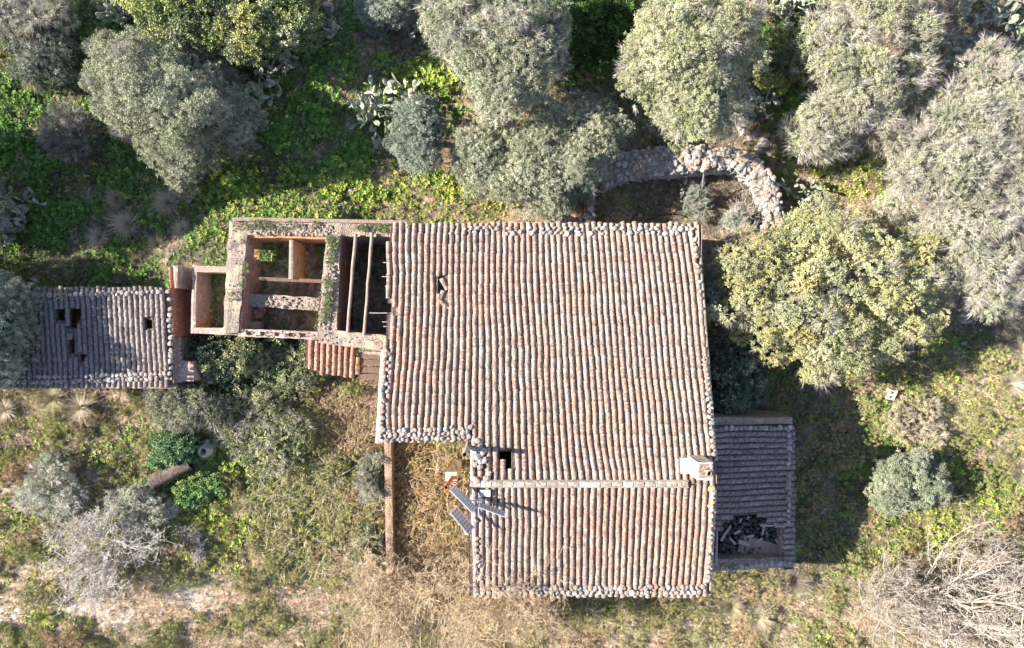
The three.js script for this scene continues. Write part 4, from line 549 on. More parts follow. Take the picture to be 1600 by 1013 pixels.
TR('round_bush', 'round silvery bush standing alone at the lower right', 'shrub', { sd: 212, poly: [[1374, 747], [1398, 720], [1440, 715], [1480, 733], [1486, 767], [1457, 793], [1415, 800], [1382, 787]], hm: 0.8, ht: 1.9, lobes: 34, lobe: 0.4, per: 100, rag: 0.8, lumpy: 0.4, leaf: 'oliveB', leaf2: 'fine', cols: [[0.29, 0.33, 0.22], [0.35, 0.37, 0.27], [0.23, 0.27, 0.18]] });
TR('grey_bush', 'pale grey bush in the top left corner', 'shrub', { sd: 213, poly: [[-60, -20], [90, -20], [108, 22], [65, 40], [0, 46], [-60, 40]], hm: 1, ht: 2, lobes: 26, per: 90, leaf: 'olive', cols: GREY, twigs: 0.5, twigCols: SILV });
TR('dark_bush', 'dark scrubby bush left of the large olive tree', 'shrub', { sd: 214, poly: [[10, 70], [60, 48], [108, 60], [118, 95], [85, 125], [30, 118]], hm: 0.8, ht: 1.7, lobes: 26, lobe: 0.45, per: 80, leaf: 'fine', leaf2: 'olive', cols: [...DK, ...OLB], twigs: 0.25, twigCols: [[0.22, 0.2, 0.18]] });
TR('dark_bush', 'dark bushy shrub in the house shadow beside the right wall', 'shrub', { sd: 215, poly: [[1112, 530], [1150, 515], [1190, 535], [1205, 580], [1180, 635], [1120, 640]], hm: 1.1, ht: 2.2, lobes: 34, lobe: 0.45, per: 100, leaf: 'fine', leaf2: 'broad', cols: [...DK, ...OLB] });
TR('shaded_shrub', 'narrow grey-green shrub in shade under the yellow-green tree by the roof edge', 'shrub', { sd: 216, poly: [[1103, 430], [1125, 425], [1140, 455], [1130, 485], [1106, 480]], hm: 1.3, ht: 2.4, lobes: 14, lobe: 0.35, per: 90, leaf: 'oliveB', cols: OLB });
TR('silver_bush', 'silver-grey bush left of the pale dead tree', 'shrub', { sd: 217, poly: [[28, 762], [60, 720], [95, 712], [116, 750], [112, 795], [70, 803], [38, 792]], hm: 0.35, ht: 0.95, lobes: 26, lobe: 0.38, per: 70, leaf: 'fine', leaf2: 'oliveB', cols: [[0.42, 0.46, 0.34], [0.50, 0.52, 0.41]], rag: 1, twigs: 0.3, twigCols: SILV });
TR('leafy_shrub', 'tall leafy shrub just left of the reddish tile canopy', 'shrub', { sd: 218, poly: [[385, 545], [430, 528], [490, 535], [502, 570], [480, 612], [430, 618], [392, 590]], hm: 0.5, ht: 0.95, lobes: 34, lobe: 0.42, per: 60, leaf: 'broad', leaf2: 'oliveB', cols: SHR, lumpy: 0.5, rag: 1, twigs: 0.15 });
TR('leafy_shrub', 'pale green shrub below the right end of the shed', 'shrub', { sd: 219, poly: [[222, 605], [270, 598], [330, 615], [340, 650], [290, 668], [232, 650]], hm: 0.8, ht: 1.5, lobes: 30, lobe: 0.4, per: 90, leaf: 'fine', leaf2: 'oliveB', cols: [[0.24, 0.265, 0.15], [0.30, 0.31, 0.19]], twigs: 0.2 });
TR('leafy_shrub', 'large loose shrub of yellow-green sprays right of the stone well ring', 'shrub', { sd: 220, poly: [[312, 630], [370, 602], [440, 620], [478, 660], [470, 730], [420, 748], [372, 738], [342, 705], [330, 672]], hm: 0.4, ht: 0.85, lobes: 55, lobe: 0.42, per: 50, leaf: 'broad', leaf2: 'fine', cols: [...SHR, [0.46, 0.45, 0.25], [0.40, 0.41, 0.2]], twigs: 0.25, lumpy: 0.6, rag: 1.2, gaps: [[390, 640, 0.3]] });
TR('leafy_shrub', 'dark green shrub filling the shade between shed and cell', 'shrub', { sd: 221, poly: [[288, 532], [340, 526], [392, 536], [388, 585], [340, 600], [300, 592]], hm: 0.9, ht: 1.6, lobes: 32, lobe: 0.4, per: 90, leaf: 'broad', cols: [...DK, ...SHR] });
TR('green_bush', 'bright blue-green bush above the fallen hollow log', 'shrub', { sd: 222, poly: [[226, 705], [250, 680], [285, 680], [296, 700], [270, 716], [238, 728]], hm: 0.3, ht: 0.8, lobes: 24, lobe: 0.36, rag: 1.6, lumpy: 0.6, per: 50, leaf: 'broad', cols: [[0.17, 0.27, 0.12], [0.22, 0.33, 0.15], [0.12, 0.21, 0.085]] });
TR('green_bush', 'bright green bush below the fallen hollow log', 'shrub', { sd: 223, poly: [[278, 766], [306, 750], [338, 752], [338, 775], [292, 786]], hm: 0.1, ht: 0.45, lobes: 20, lobe: 0.3, rag: 1.6, lumpy: 0.4, per: 45, leaf: 'broad', cols: [[0.18, 0.32, 0.10], [0.13, 0.25, 0.08], [0.28, 0.37, 0.11]] });
TR('straw_bush', 'dry grey-brown bush in the meadow above the round silvery bush', 'shrub', { sd: 224, poly: [[1398, 640], [1440, 628], [1475, 645], [1470, 685], [1415, 692], [1395, 670]], hm: 0.3, ht: 0.75, lobes: 26, lobe: 0.36, per: 50, leaf: 'fine', rag: 1.3, cols: [[0.40, 0.37, 0.22], [0.46, 0.41, 0.27]], twigs: 0.7, twigCols: [[0.60, 0.52, 0.42], [0.46, 0.39, 0.31]], twig: 'twigFine' });
TR('green_bush', 'bright green bush between the two olive trees at the top right', 'shrub', { sd: 225, poly: [[1190, 80], [1220, 48], [1252, 60], [1258, 95], [1230, 130], [1195, 135]], hm: 1, ht: 1.9, lobes: 24, lobe: 0.4, per: 90, leaf: 'broad', cols: YGD });
TR('ivy_bush', 'deep green leafy mass between two olive crowns at the top edge', 'shrub', { sd: 226, poly: [[872, -20], [1000, -20], [985, 50], [970, 80], [925, 88], [885, 70]], hm: 0.8, ht: 1.5, lobes: 46, lobe: 0.4, per: 80, leaf: 'broad', cols: [[0.075, 0.15, 0.025], [0.10, 0.19, 0.03], [0.05, 0.10, 0.02]] });
TR('grey_bush', 'small grey bush inside the curved stone enclosure', 'shrub', { sd: 227, poly: [[1068, 295], [1092, 288], [1108, 312], [1102, 345], [1074, 345]], hm: 0.4, ht: 1.1, lobes: 12, lobe: 0.32, per: 30, leaf: 'fine', cols: OLB, twigs: 0.3 });
TR('grey_bush', 'grey-green bush against the right end of the curved stone wall', 'shrub', { sd: 228, poly: [[1136, 338], [1152, 330], [1166, 340], [1164, 360], [1140, 360]], hm: 0.5, ht: 1.0, lobes: 14, lobe: 0.32, per: 70, leaf: 'fine', cols: OLB, twigs: 0.3, twigCols: SILV });
TR('grey_bush', 'grey-green bush against the outside of the yard wall, upper part', 'shrub', { sd: 229, poly: [[560, 725], [590, 716], [594, 772], [568, 780]], hm: 0.4, ht: 0.9, lobes: 14, lobe: 0.32, per: 70, leaf: 'fine', leaf2: 'oliveB', cols: [[0.27, 0.30, 0.19], [0.33, 0.34, 0.23]], twigs: 0.2 });
TR('grey_bush', 'grey-green bush against the outside of the yard wall, lower part', 'shrub', { sd: 230, poly: [[552, 830], [590, 822], [595, 876], [572, 895], [542, 868]], hm: 0.4, ht: 0.8, lobes: 16, lobe: 0.32, per: 70, leaf: 'fine', leaf2: 'broad', cols: [[0.25, 0.28, 0.14], [0.33, 0.33, 0.2]], twigs: 0.3 });
TR('grey_bush', 'bluish shaded bush below the top edge beside the prickly pears', 'shrub', { sd: 231, poly: [[560, 10], [590, -20], [640, -20], [650, 25], [620, 45], [575, 40]], hm: 0.9, ht: 1.8, lobes: 22, lobe: 0.4, per: 90, leaf: 'olive', cols: OLB });
TR('silver_bush', 'silver bush right of the pale dead tree near the log', 'shrub', { sd: 232, poly: [[170, 770], [215, 760], [258, 785], [255, 830], [215, 845], [180, 815]], hm: 0.35, ht: 0.9, lobes: 24, lobe: 0.36, per: 60, leaf: 'fine', leaf2: 'olive', rag: 1, cols: [[0.40, 0.42, 0.31], [0.46, 0.46, 0.36]], twigs: 0.35, twigCols: SILV, twig: 'twigFine' });
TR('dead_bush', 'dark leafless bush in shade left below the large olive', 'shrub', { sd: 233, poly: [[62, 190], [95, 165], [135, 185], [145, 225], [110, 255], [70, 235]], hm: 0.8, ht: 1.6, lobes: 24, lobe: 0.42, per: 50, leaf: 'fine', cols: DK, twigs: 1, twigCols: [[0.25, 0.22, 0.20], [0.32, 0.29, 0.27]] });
for (const [sd, label, poly, ht] of [[241, 'tall olive tree beyond the left edge, upper one casting shade', [[-420, 170], [-150, 150], [-70, 210], [-70, 330], [-220, 345], [-420, 330]], 5.6], [242, 'tall olive tree beyond the left edge, level with the shed', [[-470, 380], [-300, 370], [-270, 470], [-330, 540], [-470, 530]], 6.2]]) TR('olive_tree', label, 'tree', { sd, poly, hm: 3.6, ht, lobes: 60, lobe: 0.9, per: 120, leaf: 'olive', cols: OLB, scale: 1.4 });

// ---------------------------------------------------------------- bare dead trees
function deadTree(o, root, limbs, hMax, r0, sd, tips, matc = deadMat) {
  seed(sd); const b = V(root.x, groundY(root.x, root.z) - 0.1, root.z), top = V(root.x + 0.1, hMax * 0.3, root.z - 0.05); part('trunk', tube(bent(b, top, 4, 0.06), r0 * 1.3, r0, 10), matc, o); const twigs = [];
  const grow = (p, d, l, r, lev) => {
    if (lev > 4 || l < 0.08) return; const pts = [p.clone()], n = lev < 2 ? 6 : 4; let q = p.clone(), dir = d.clone();
    for (let i = 0; i < n; i++) { dir.add(V(rr(-1, 1), rr(-0.6, 0.75), rr(-1, 1)).multiplyScalar(0.22 + lev * 0.05)).normalize(); q = q.clone().addScaledVector(dir, l / n); q.y = Math.max(q.y, groundY(q.x, q.z) + 0.1); pts.push(q); const kids = lev < 1 ? (i > 0 ? 2 : 1) : lev < 3 ? (i > 0 ? rr(0.9, 2.3) | 0 : 0) : lev < 4 ? (rnd() < 0.62 ? 1 : 0) : 0; for (let k = 0; k < kids; k++) { const sideV = V(rr(-1, 1), rr(-0.35, 0.8), rr(-1, 1)).normalize(); grow(q, dir.clone().multiplyScalar(0.7).add(sideV.multiplyScalar(0.85)).normalize(), l * rr(0.38, 0.62), Math.max(0.008, r * (1 - i / n * 0.5) * rr(0.48, 0.66)), lev + 1); } }
    const g = tube(pts, r, Math.max(0.0045, r * 0.45), lev < 2 ? 7 : 3, false); if (lev === 0) part('limb', g, matc, o); else twigs.push(g);
  };
  for (const [dx, dy, dz, l, r] of limbs) grow(top, V(dx, dy, dz).normalize(), l, r, 0);
  part('twigs', merge(twigs), matc, o, 'stuff'); rebase(o, V(root.x, 0, root.z)); return o;
}
deadTree(thing('dead_tree', 'spreading dead tree of pale bare branches in the lower right corner', 'tree'), at(1432, 928, 0.6), [[-1, 0.3, -0.45, 2.6, 0.07], [-0.85, 0.25, 0.4, 2.5, 0.065], [0.05, 0.4, -1, 2.9, 0.06], [1, 0.25, -0.25, 3.6, 0.085], [0.8, 0.3, 0.35, 3.6, 0.1], [-0.7, 0.35, -0.7, 2.3, 0.06], [-0.9, 0.3, 0.05, 2.0, 0.055], [0.05, 0.3, 1, 2.6, 0.09], [-0.6, 0.3, 0.8, 2.3, 0.06], [0.5, 0.6, -0.9, 2.9, 0.06], [0.9, 0.5, 0.05, 3.8, 0.07], [0.4, 0.4, 0.9, 2.4, 0.06]], 2.2, 0.14, 301);
deadTree(thing('dead_tree', 'small pale dead tree with fine white twigs at the lower left', 'tree'), at(176, 846, 0.5), [[-0.9, 0.35, 0.25, 1.9, 0.04], [-0.4, 0.35, 0.9, 2.0, 0.04], [0.3, 0.35, 0.9, 1.6, 0.035], [-0.8, 0.4, -0.6, 1.9, 0.035], [0.1, 0.5, -0.9, 1.6, 0.03], [0.95, 0.3, 0.05, 1.9, 0.045], [-0.9, 0.35, 0.7, 1.9, 0.04], [-0.2, 0.3, 0.9, 1.8, 0.035], [-1, 0.3, -0.2, 1.8, 0.035]], 1.7, 0.07, 302, null, std({ map: woodTex([0.66, 0.62, 0.58], [0.5, 0.46, 0.425]) }));
deadTree(thing('dead_bush', 'tangle of bleached dead branches right of the small dead tree', 'shrub'), at(300, 850, 0), [[0.4, 0.15, 0.8, 0.6, 0.02], [0.7, 0.2, 0.2, 0.6, 0.02], [0.2, 0.2, -0.8, 0.6, 0.02], [-0.8, 0.1, -0.4, 0.7, 0.02], [0.6, 0.3, 0.6, 0.6, 0.02]], 0.5, 0.03, 303, null, std({ color: new THREE.Color(0.42, 0.41, 0.42) }));
deadTree(thing('dry_bush', 'tall bare golden-brown bush standing at the lower left corner of the farmhouse roof', 'shrub'), at(775, 892, 0), [[0.25, 1, -0.35, 3.0, 0.03], [-0.3, 1, -0.2, 3.0, 0.03], [0.6, 0.9, -0.15, 2.8, 0.028], [0.1, 0.9, 0.5, 2.6, 0.028], [-0.1, 1, -0.45, 3.1, 0.03], [0.4, 1, 0.1, 2.9, 0.03], [-0.5, 1, 0.25, 3.4, 0.026], [0.9, 0.7, 0.1, 2.8, 0.026], [-0.9, 0.7, -0.2, 2.6, 0.026]], 4.8, 0.05, 305, null, std({ map: woodTex([0.54, 0.42, 0.28], [0.38, 0.28, 0.18]) }));
deadTree(thing('dry_bush', 'bare straw-coloured bush spilling over the lower end of the yard wall', 'shrub'), at(622, 905, 0), [[0.6, 0.7, -0.6, 2.2, 0.026], [-0.7, 0.6, -0.4, 2.2, 0.026], [-0.8, 0.5, 0.4, 2.3, 0.026], [0.3, 0.6, 0.8, 2.2, 0.024], [0.9, 0.5, 0.1, 2.4, 0.026], [-0.1, 0.8, -0.8, 2.2, 0.024], [-0.3, 0.5, 0.9, 2.2, 0.024], [-1, 0.4, 0, 2.2, 0.024]], 1.6, 0.04, 306, null, std({ map: woodTex([0.58, 0.47, 0.32], [0.42, 0.32, 0.21]) }));
deadTree(thing('dead_sapling', 'leaning bare sapling inside the curved stone enclosure', 'shrub'), at(1158, 318, 0.2), [[-0.2, 0.9, 0.6, 0.9, 0.02], [-0.7, 0.5, 0.3, 0.8, 0.018], [0.2, 0.6, -0.7, 0.9, 0.02]], 1.3, 0.03, 304);

// ---------------------------------------------------------------- prickly pears, pad by pad
const padGeo = (() => { const g = new THREE.SphereGeometry(1, 10, 7), p = g.attributes.position; for (let i = 0; i < p.count; i++) { const y = p.getY(i), k = 0.66 + 0.34 * smooth(-1, 0.3, y); p.setXYZ(i, p.getX(i) * 0.135 * k, (y + 1) * 0.215, p.getZ(i) * 0.032); } g.computeVertexNormals(); return g; })();
const padMats = [[0.27, 0.31, 0.225], [0.32, 0.345, 0.255], [0.22, 0.27, 0.195], [0.38, 0.375, 0.29]].map(c => std({ map: plasterTex(c, c.map(q => q * 0.8), c.map(q => q * 1.35)), roughness: 0.7 }));
function prickly(label, bases, n, sd, spread = 0.6, h0 = 0.4) {
  seed(sd); const o = thing('prickly_pear', label, 'cactus'); let c = V(), made = 0; const tips = []; n = Math.round(n * 1.7);
  const pad = (p, d, sc) => { const m = part('pad', padGeo, pick(padMats), o); m.position.copy(p); m.quaternion.setFromUnitVectors(UPV, d).multiply(_q2.setFromAxisAngle(UPV, rr(0, 6.28))); m.scale.set(sc * 0.78, sc * 0.9, sc); made++; return V().copy(p).addScaledVector(d, 0.36 * sc); };
  for (const [x, y] of bases) { const p = at(x, y, h0); p.y = groundY(p.x, p.z) + h0 * 0.4; c.add(p); for (let k = 0; k < 5; k++) { const a = k * 1.26 + rr(-0.4, 0.4), d = V(Math.cos(a) * 0.75, rr(0.45, 1), Math.sin(a) * 0.75).normalize(); tips.push([pad(V(p.x + d.x * 0.12, p.y + rr(0, 0.3), p.z + d.z * 0.12), d, rr(0.95, 1.25)), d, 0]); } }
  while (made < n && tips.length) { const t = tips.splice(Math.floor(rnd() * Math.min(tips.length, 14)), 1)[0]; const kids = 1 + (rnd() < 0.75) + (rnd() < 0.4); for (let k = 0; k < kids && made < n; k++) { const d = V().copy(t[1]).multiplyScalar(0.45).add(V(rr(-1, 1), rr(-0.2, 0.6), rr(-1, 1)).multiplyScalar(spread * 1.7)).normalize(); if (d.y < 0.05) d.y = rr(0.05, 0.3); if (t[0].y > 1.5) d.y *= 0.3; d.normalize(); tips.push([pad(t[0], d, rr(0.75, 1.15)), d, t[2] + 1]); } }
  c.divideScalar(bases.length); c.y = 0; rebase(o, c); return o;
}
prickly('sunlit pale prickly pear left of the small olive bush', [[575, 165], [590, 150], [578, 182]], 62, 401, 0.6, 0.5);
prickly('narrow strip of pale prickly pear pads below the sunlit clump', [[598, 215], [600, 232]], 16, 402, 0.55, 0.4);
prickly('shaded prickly pear between the sunlit clump and the olive bush', [[632, 140], [645, 158]], 24, 403);
prickly('shaded prickly pear right of the large olive tree', [[424, 95], [436, 118], [424, 148], [440, 82]], 80, 404);
prickly('long prickly pear clump at the top, left of the bluish bush', [[500, 25], [520, 40], [515, 60], [490, 10]], 60, 405);
prickly('prickly pear at the top edge against the round olive crown', [[640, 12], [650, 28]], 30, 406);
prickly('large shaded prickly pear at the left edge', [[12, 330], [30, 345], [40, 318], [20, 365], [8, 300]], 80, 407);
prickly('pale prickly pear at the top, left of the silvery olive', [[1205, 10], [1250, 8], [1225, 18], [1270, 5]], 60, 408);
prickly('shaded prickly pear under the right side of the bright olive', [[1180, 140], [1190, 160], [1175, 170]], 36, 409, 0.7);
prickly('dense prickly pear in the top right corner', [[1500, 20], [1530, 35], [1570, 25], [1590, 50], [1545, 10], [1590, 10]], 110, 410);
prickly('prickly pear between the silvery olive and the half-dead tree', [[1490, 70], [1485, 85], [1500, 55]], 34, 411);
prickly('prickly pear behind the half-dead tree at the far right edge', [[1585, 95], [1596, 80], [1597, 115]], 34, 412);
prickly('small prickly pear right of the curved stone wall', [[1240, 300], [1262, 308]], 18, 413, 0.6, 0.4);
prickly('small prickly pear left of the broad-leaved tree at the top', [[180, 18], [190, 28], [165, 8]], 30, 414);
{ const o = thing('agave', 'spiky pale green agave growing among the shed roof stones', 'plant'); seed(420); const p = at(100, 462, 2.9); for (let i = 0; i < 9; i++) { const a = i * 0.72 + rr(-0.2, 0.2), g = bladeGeo(421 + i, 1, 0.5, 0.07, 0.8); const m = part('leaf', g, std({ color: new THREE.Color(0.27, 0.33, 0.17) }), o); m.position.copy(p); m.rotation.y = a; } rebase(o, V(p.x, p.y, p.z)); }

// ---------------------------------------------------------------- grass tussocks
const TG = 'grass tussocks in the meadow';
function tussock(px, py, r, cols, label, sd) { const o = thing('grass_tussock', label, 'grass tussock', TG); const p = at(px, py, 0.1); p.y = groundY(p.x, p.z) - 0.03; seed(sd); const gs = [0, 1, 2].map(k => bladeGeo(sd + k, 170, r * 1.4, 0.0095, 0.75)); gs.forEach((g, k) => { const m = part('blades', g, std({ color: new THREE.Color(...cols[k % cols.length]) }), o, 'stuff'); m.position.copy(p); }); rebase(o, V(p.x, p.y, p.z)); }
const ST = [[0.58, 0.50, 0.37], [0.46, 0.39, 0.27], [0.64, 0.57, 0.46]], OLT = [[0.33, 0.31, 0.16], [0.42, 0.37, 0.22], [0.52, 0.45, 0.32]];
[[265, 318, 0.75, ST, 'large sunlit straw tussock below the olive tree tip'], [205, 352, 0.8, ST, 'wide grey tussock in shade, middle of the tussock patch'], [158, 372, 0.6, ST, 'shaded tussock left in the patch above the shed'], [185, 312, 0.5, OLT, 'small shaded tussock at the top of the tussock patch'], [252, 385, 0.55, OLT, 'shaded tussock above the brick cell'], [292, 360, 0.45, ST, 'pale tussock beside the sunlit leafy strip'], [1585, 548, 0.8, ST, 'straw tussock at the right edge under the grey tree'], [88, 622, 0.8, OLT, 'olive tussock just below the shed eave'], [130, 636, 0.8, ST, 'straw tussock below the shed, right of the olive one'], [12, 640, 0.6, ST, 'straw tussock at the left edge below the shed'], [1590, 735, 0.8, ST, 'straw tussock at the right edge, lower'], [1575, 600, 0.7, ST, 'dry tussock in the right meadow near the edge'], [80, 908, 0.5, [[0.36, 0.30, 0.12], [0.44, 0.36, 0.16]], 'golden upright tussock at the lower left'], [72, 962, 0.5, [[0.25, 0.30, 0.07], [0.36, 0.36, 0.11]], 'yellow-green tussock at the lower left corner'], [1180, 962, 0.75, ST, 'straw tussock below the right end of the roof'], [1140, 945, 0.6, OLT, 'olive straw tussock near the lower right roof corner'], [1240, 905, 0.7, [[0.22, 0.18, 0.14], [0.3, 0.25, 0.2]], 'dark tussock below the outbuilding corner'], [1560, 510, 0.6, OLT, 'tussock in shade right of the stone trough'], [380, 790, 0.5, OLT, 'tussock in the sunny scrub left of the yard']].forEach((q, i) => tussock(q[0], q[1], q[2], q[3], q[4], 500 + i * 7));

// ---------------------------------------------------------------- dead canes and brambles
function thicket(name, label, cat, area, n, L, cols, sd, up, leafCols, leafN, hb = 0) {
  seed(sd); const o = thing(name, label, cat), gs = cols.map(() => []); let cx = 0, cz = 0; const Q = area.map(([x, y]) => { const p = at(x, y, 0.4 + hb); cx += p.x / area.length; cz += p.z / area.length; return [p.x, p.z]; }); const S = new Scatter();
  const xs = Q.map(q => q[0]), zs = Q.map(q => q[1]), x0 = Math.min(...xs), x1 = Math.max(...xs), z0 = Math.min(...zs), z1 = Math.max(...zs);
  const roots = []; while (roots.length < n / 14) { const x = rr(x0, x1), z = rr(z0, z1); if (inPoly(x, z, Q)) roots.push([x, z]); }
  for (let i = 0; i < n; i++) { const [x, z] = pick(roots), a = rr(0, 6.28), l = L * rr(0.4, 1.2), b = V(x + rr(-0.15, 0.15), groundY(x, z), z + rr(-0.15, 0.15)), e = V(b.x + Math.cos(a) * l * 0.8, b.y + hb + up * rr(0.1, 1), b.z + Math.sin(a) * l * 0.8), m = V().lerpVectors(b, e, 0.45).add(V(rr(-0.12, 0.12), up * rr(0.4, 0.9) + hb * 0.5, rr(-0.12, 0.12))), m2 = V().lerpVectors(m, e, 0.55).add(V(rr(-0.08, 0.08), up * 0.2, rr(-0.08, 0.08))), w = rr(0.005, 0.0115); gs[i % gs.length].push(tube([b, m, m2, e], w, w * 0.5, 3, false)); if (leafN) for (let k = 0; k < leafN; k++) { const p = V().lerpVectors(m, e, rnd()).add(V(rr(-0.1, 0.1), rr(-0.1, 0.1), rr(-0.1, 0.1))); S.add(p, randDir(-0.2), rr(0.6, 1.1), vary(pick(leafCols), 0.2)); } }
  gs.forEach((g, k) => part('stems', merge(g), std({ color: new THREE.Color(...cols[k]) }), o, 'stuff')); S.build('leaves', SPR.fine, leafMat, o); rebase(o, V(cx, 0, cz));
}
const CANE = [[0.66, 0.57, 0.42], [0.56, 0.47, 0.33], [0.74, 0.66, 0.53]], BR = [[0.60, 0.46, 0.33], [0.42, 0.30, 0.22], [0.72, 0.62, 0.49]], YL = [[0.58, 0.38, 0.09], [0.50, 0.36, 0.11], [0.34, 0.32, 0.12]];
thicket('bramble_thicket', 'tangle of dry brambles and yellow leaves filling the yard', 'bramble', [[622, 705], [726, 700], [735, 780], [738, 900], [640, 900], [622, 860]], 1500, 1.3, [...BR, [0.56, 0.40, 0.26]], 601, 0.45, YL, 1, 0.12);
thicket('cane_thicket', 'pale dry canes sprawling below the yard at the bottom edge', 'dry canes', [[570, 905], [760, 910], [800, 960], [740, 1005], [590, 1000], [545, 960]], 900, 1.7, CANE, 602, 0.8, YL, 1);
thicket('cane_thicket', 'pale canes and yellow leaves against the lower left roof corner', 'dry canes', [[730, 905], [830, 915], [860, 950], [780, 960], [730, 940]], 420, 1.5, CANE, 603, 1.6, YL, 2, 1.0);
thicket('bramble_thicket', 'pinkish brown bramble patch left of the farmhouse wall', 'bramble', [[475, 620], [560, 600], [588, 640], [582, 700], [520, 720], [475, 690]], 900, 1.0, [[0.54, 0.40, 0.30], [0.62, 0.50, 0.39], [0.42, 0.30, 0.22]], 604, 0.3, [[0.50, 0.40, 0.16], [0.52, 0.36, 0.2], [0.40, 0.36, 0.14]], 1);
thicket('bramble_thicket', 'sunny tangle of stems and yellow-green leaves outside the yard wall', 'bramble', [[380, 760], [470, 720], [560, 720], [590, 800], [560, 900], [440, 900], [380, 850]], 1000, 1.1, CANE, 605, 0.4, [[0.33, 0.34, 0.11], [0.25, 0.30, 0.10], [0.44, 0.38, 0.13], [0.36, 0.35, 0.2]], 3);
thicket('dry_stalks', 'dry stalks and yellow-green weeds along the lower eave', 'dry canes', [[860, 945], [1100, 940], [1120, 965], [1000, 975], [870, 975]], 500, 0.9, CANE, 606, 0.4, [[0.30, 0.30, 0.08], [0.36, 0.32, 0.08]], 2);

// ---------------------------------------------------------------- single things in the field
{ const o = thing('fallen_log', 'dark hollow fallen log with torn end in the lower left scrub', 'log'); seed(701); const a = at(238, 752, 0.62), b = at(298, 724, 0.62), pts = bent(a, b, 6, 0.02), g = tube(pts, 0.33, 0.26, 12, false); part('bark', g, logMat, o); const e = tube([V().lerpVectors(a, b, 0.02), V().lerpVectors(a, b, 0.25)], 0.26, 0.22, 10); part('hollow', e, std({ color: 0x0a0806 }), o); for (const [x, y, x1, y1] of [[240, 758, 230, 768], [246, 760, 244, 772], [236, 748, 226, 740], [240, 756, 236, 762]]) part('broken_root', tube(bent(at(x, y, 0.5), at(x1, y1, 0.2), 4, 0.1), 0.06, 0.02, 6), logMat, o); part('ridge', tube(bent(at(250, 740, 0.72), at(296, 718, 0.72), 5, 0.03), 0.05, 0.03, 6), barkMat, o); rebase(o, V(a.x, 0, a.z)); }
{ const o = thing('well_ring', 'round pale stone ring with dark hole above the log', 'stone ring'); const p = at(316, 706, 0.6); const g = new THREE.LatheGeometry([[0.12, 0.05], [0.125, 0.5], [0.16, 0.56], [0.22, 0.54], [0.29, 0.42], [0.34, 0.1], [0.34, -0.1]].map(q => new THREE.Vector2(...q)), 18), pp = g.attributes.position; for (let i = 0; i < pp.count; i++) { const k = 0.88 + 0.26 * n3(pp.getX(i) * 4 + 9, pp.getY(i) * 4, pp.getZ(i) * 4 + 3); pp.setX(i, pp.getX(i) * k); pp.setZ(i, pp.getZ(i) * k); } g.computeVertexNormals(); part('ring', g, std({ map: stoneTex([0.56, 0.51, 0.46], [0.42, 0.38, 0.34], [0.66, 0.62, 0.57]), bumpMap: grainBump, bumpScale: 0.03 }), o).position.copy(p).setY(0.05); const d = part('hole_floor', new THREE.CircleGeometry(0.14, 14), std({ color: 0x0b0a08 }), o); d.rotation.x = -Math.PI / 2; d.position.set(p.x, 0.12, p.z); stone(o, V(p.x + 0.02, 0.3, p.z - 0.3), 0.2); rebase(o, V(p.x, 0, p.z)); }
{ const o = thing('tree_stump', 'flat weathered stump disc below the fallen log', 'stump'); seed(703); const p = at(270, 793, 0.15); const g = new THREE.CylinderGeometry(0.3, 0.34, 0.3, 16), pp = g.attributes.position; for (let i = 0; i < pp.count; i++) { const k = 0.85 + 0.3 * n3(pp.getX(i) * 3 + 5, 2, pp.getZ(i) * 3 + 5); pp.setX(i, pp.getX(i) * k); pp.setZ(i, pp.getZ(i) * k); } g.computeVertexNormals(); part('wood', g, std({ map: woodTex([0.36, 0.30, 0.25], [0.24, 0.19, 0.16]) }), o).position.copy(p); rebase(o, V(p.x, 0, p.z)); }
{ const o = thing('concrete_block', 'pale hollow concrete block lying in the meadow below the yellow-green tree', 'block'); const p = at(1390, 614, 0.2); const s = new THREE.Shape([[-0.22, -0.17], [0.22, -0.17], [0.22, 0.17], [-0.22, 0.17]].map(q => new THREE.Vector2(...q))); for (const c of [-0.1, 0.1]) s.holes.push(new THREE.Path([[c - 0.06, -0.09], [c + 0.06, -0.09], [c + 0.06, 0.09], [c - 0.06, 0.09]].map(q => new THREE.Vector2(...q)))); const m = part('block', new THREE.ExtrudeGeometry(s, { depth: 0.24, bevelEnabled: true, bevelSize: 0.008, bevelThickness: 0.008, bevelSegments: 1 }), std({ map: plasterTex([0.60, 0.50, 0.44], [0.52, 0.42, 0.36], [0.66, 0.6, 0.54]) }), o); m.rotation.set(-Math.PI / 2 + 0.35, 0, 1.35); m.position.copy(p); rebase(o, V(p.x, 0, p.z)); }
{ const o = thing('stone_trough', 'small grey stone trough in shade under the half-dead tree', 'trough'); const p = at(1511, 494, 0.3), g = new THREE.LatheGeometry([[0.0, 0.18], [0.16, 0.18], [0.2, 0.42], [0.26, 0.42], [0.28, 0.3], [0.27, -0.1]].map(q => new THREE.Vector2(...q)), 18); g.scale(0.85, 1, 1.2); part('basin', g, stoneMats[0], o).position.copy(p).setY(0); part('pipe', tube([at(1519, 492, 0.25), at(1550, 496, 0.15)], 0.045, 0.045, 8), stoneMats[3], o); rebase(o, V(p.x, 0, p.z)); }
{ const o = thing('black_hose', 'thin black hose on the ground inside the stone enclosure', 'hose'); seed(705); const q = [[1008, 346], [1025, 339], [1045, 334], [1065, 336], [1078, 342]].map(([x, y]) => { const p = at(x, y, 0.1); p.y = groundY(p.x, p.z) + 0.09; return p; }); part('hose', tube(new THREE.CatmullRomCurve3(q).getSpacedPoints(20), 0.025, 0.025, 7), std({ color: 0x0a0a0b, roughness: 0.5 }), o); rebase(o, q[0].clone()); }
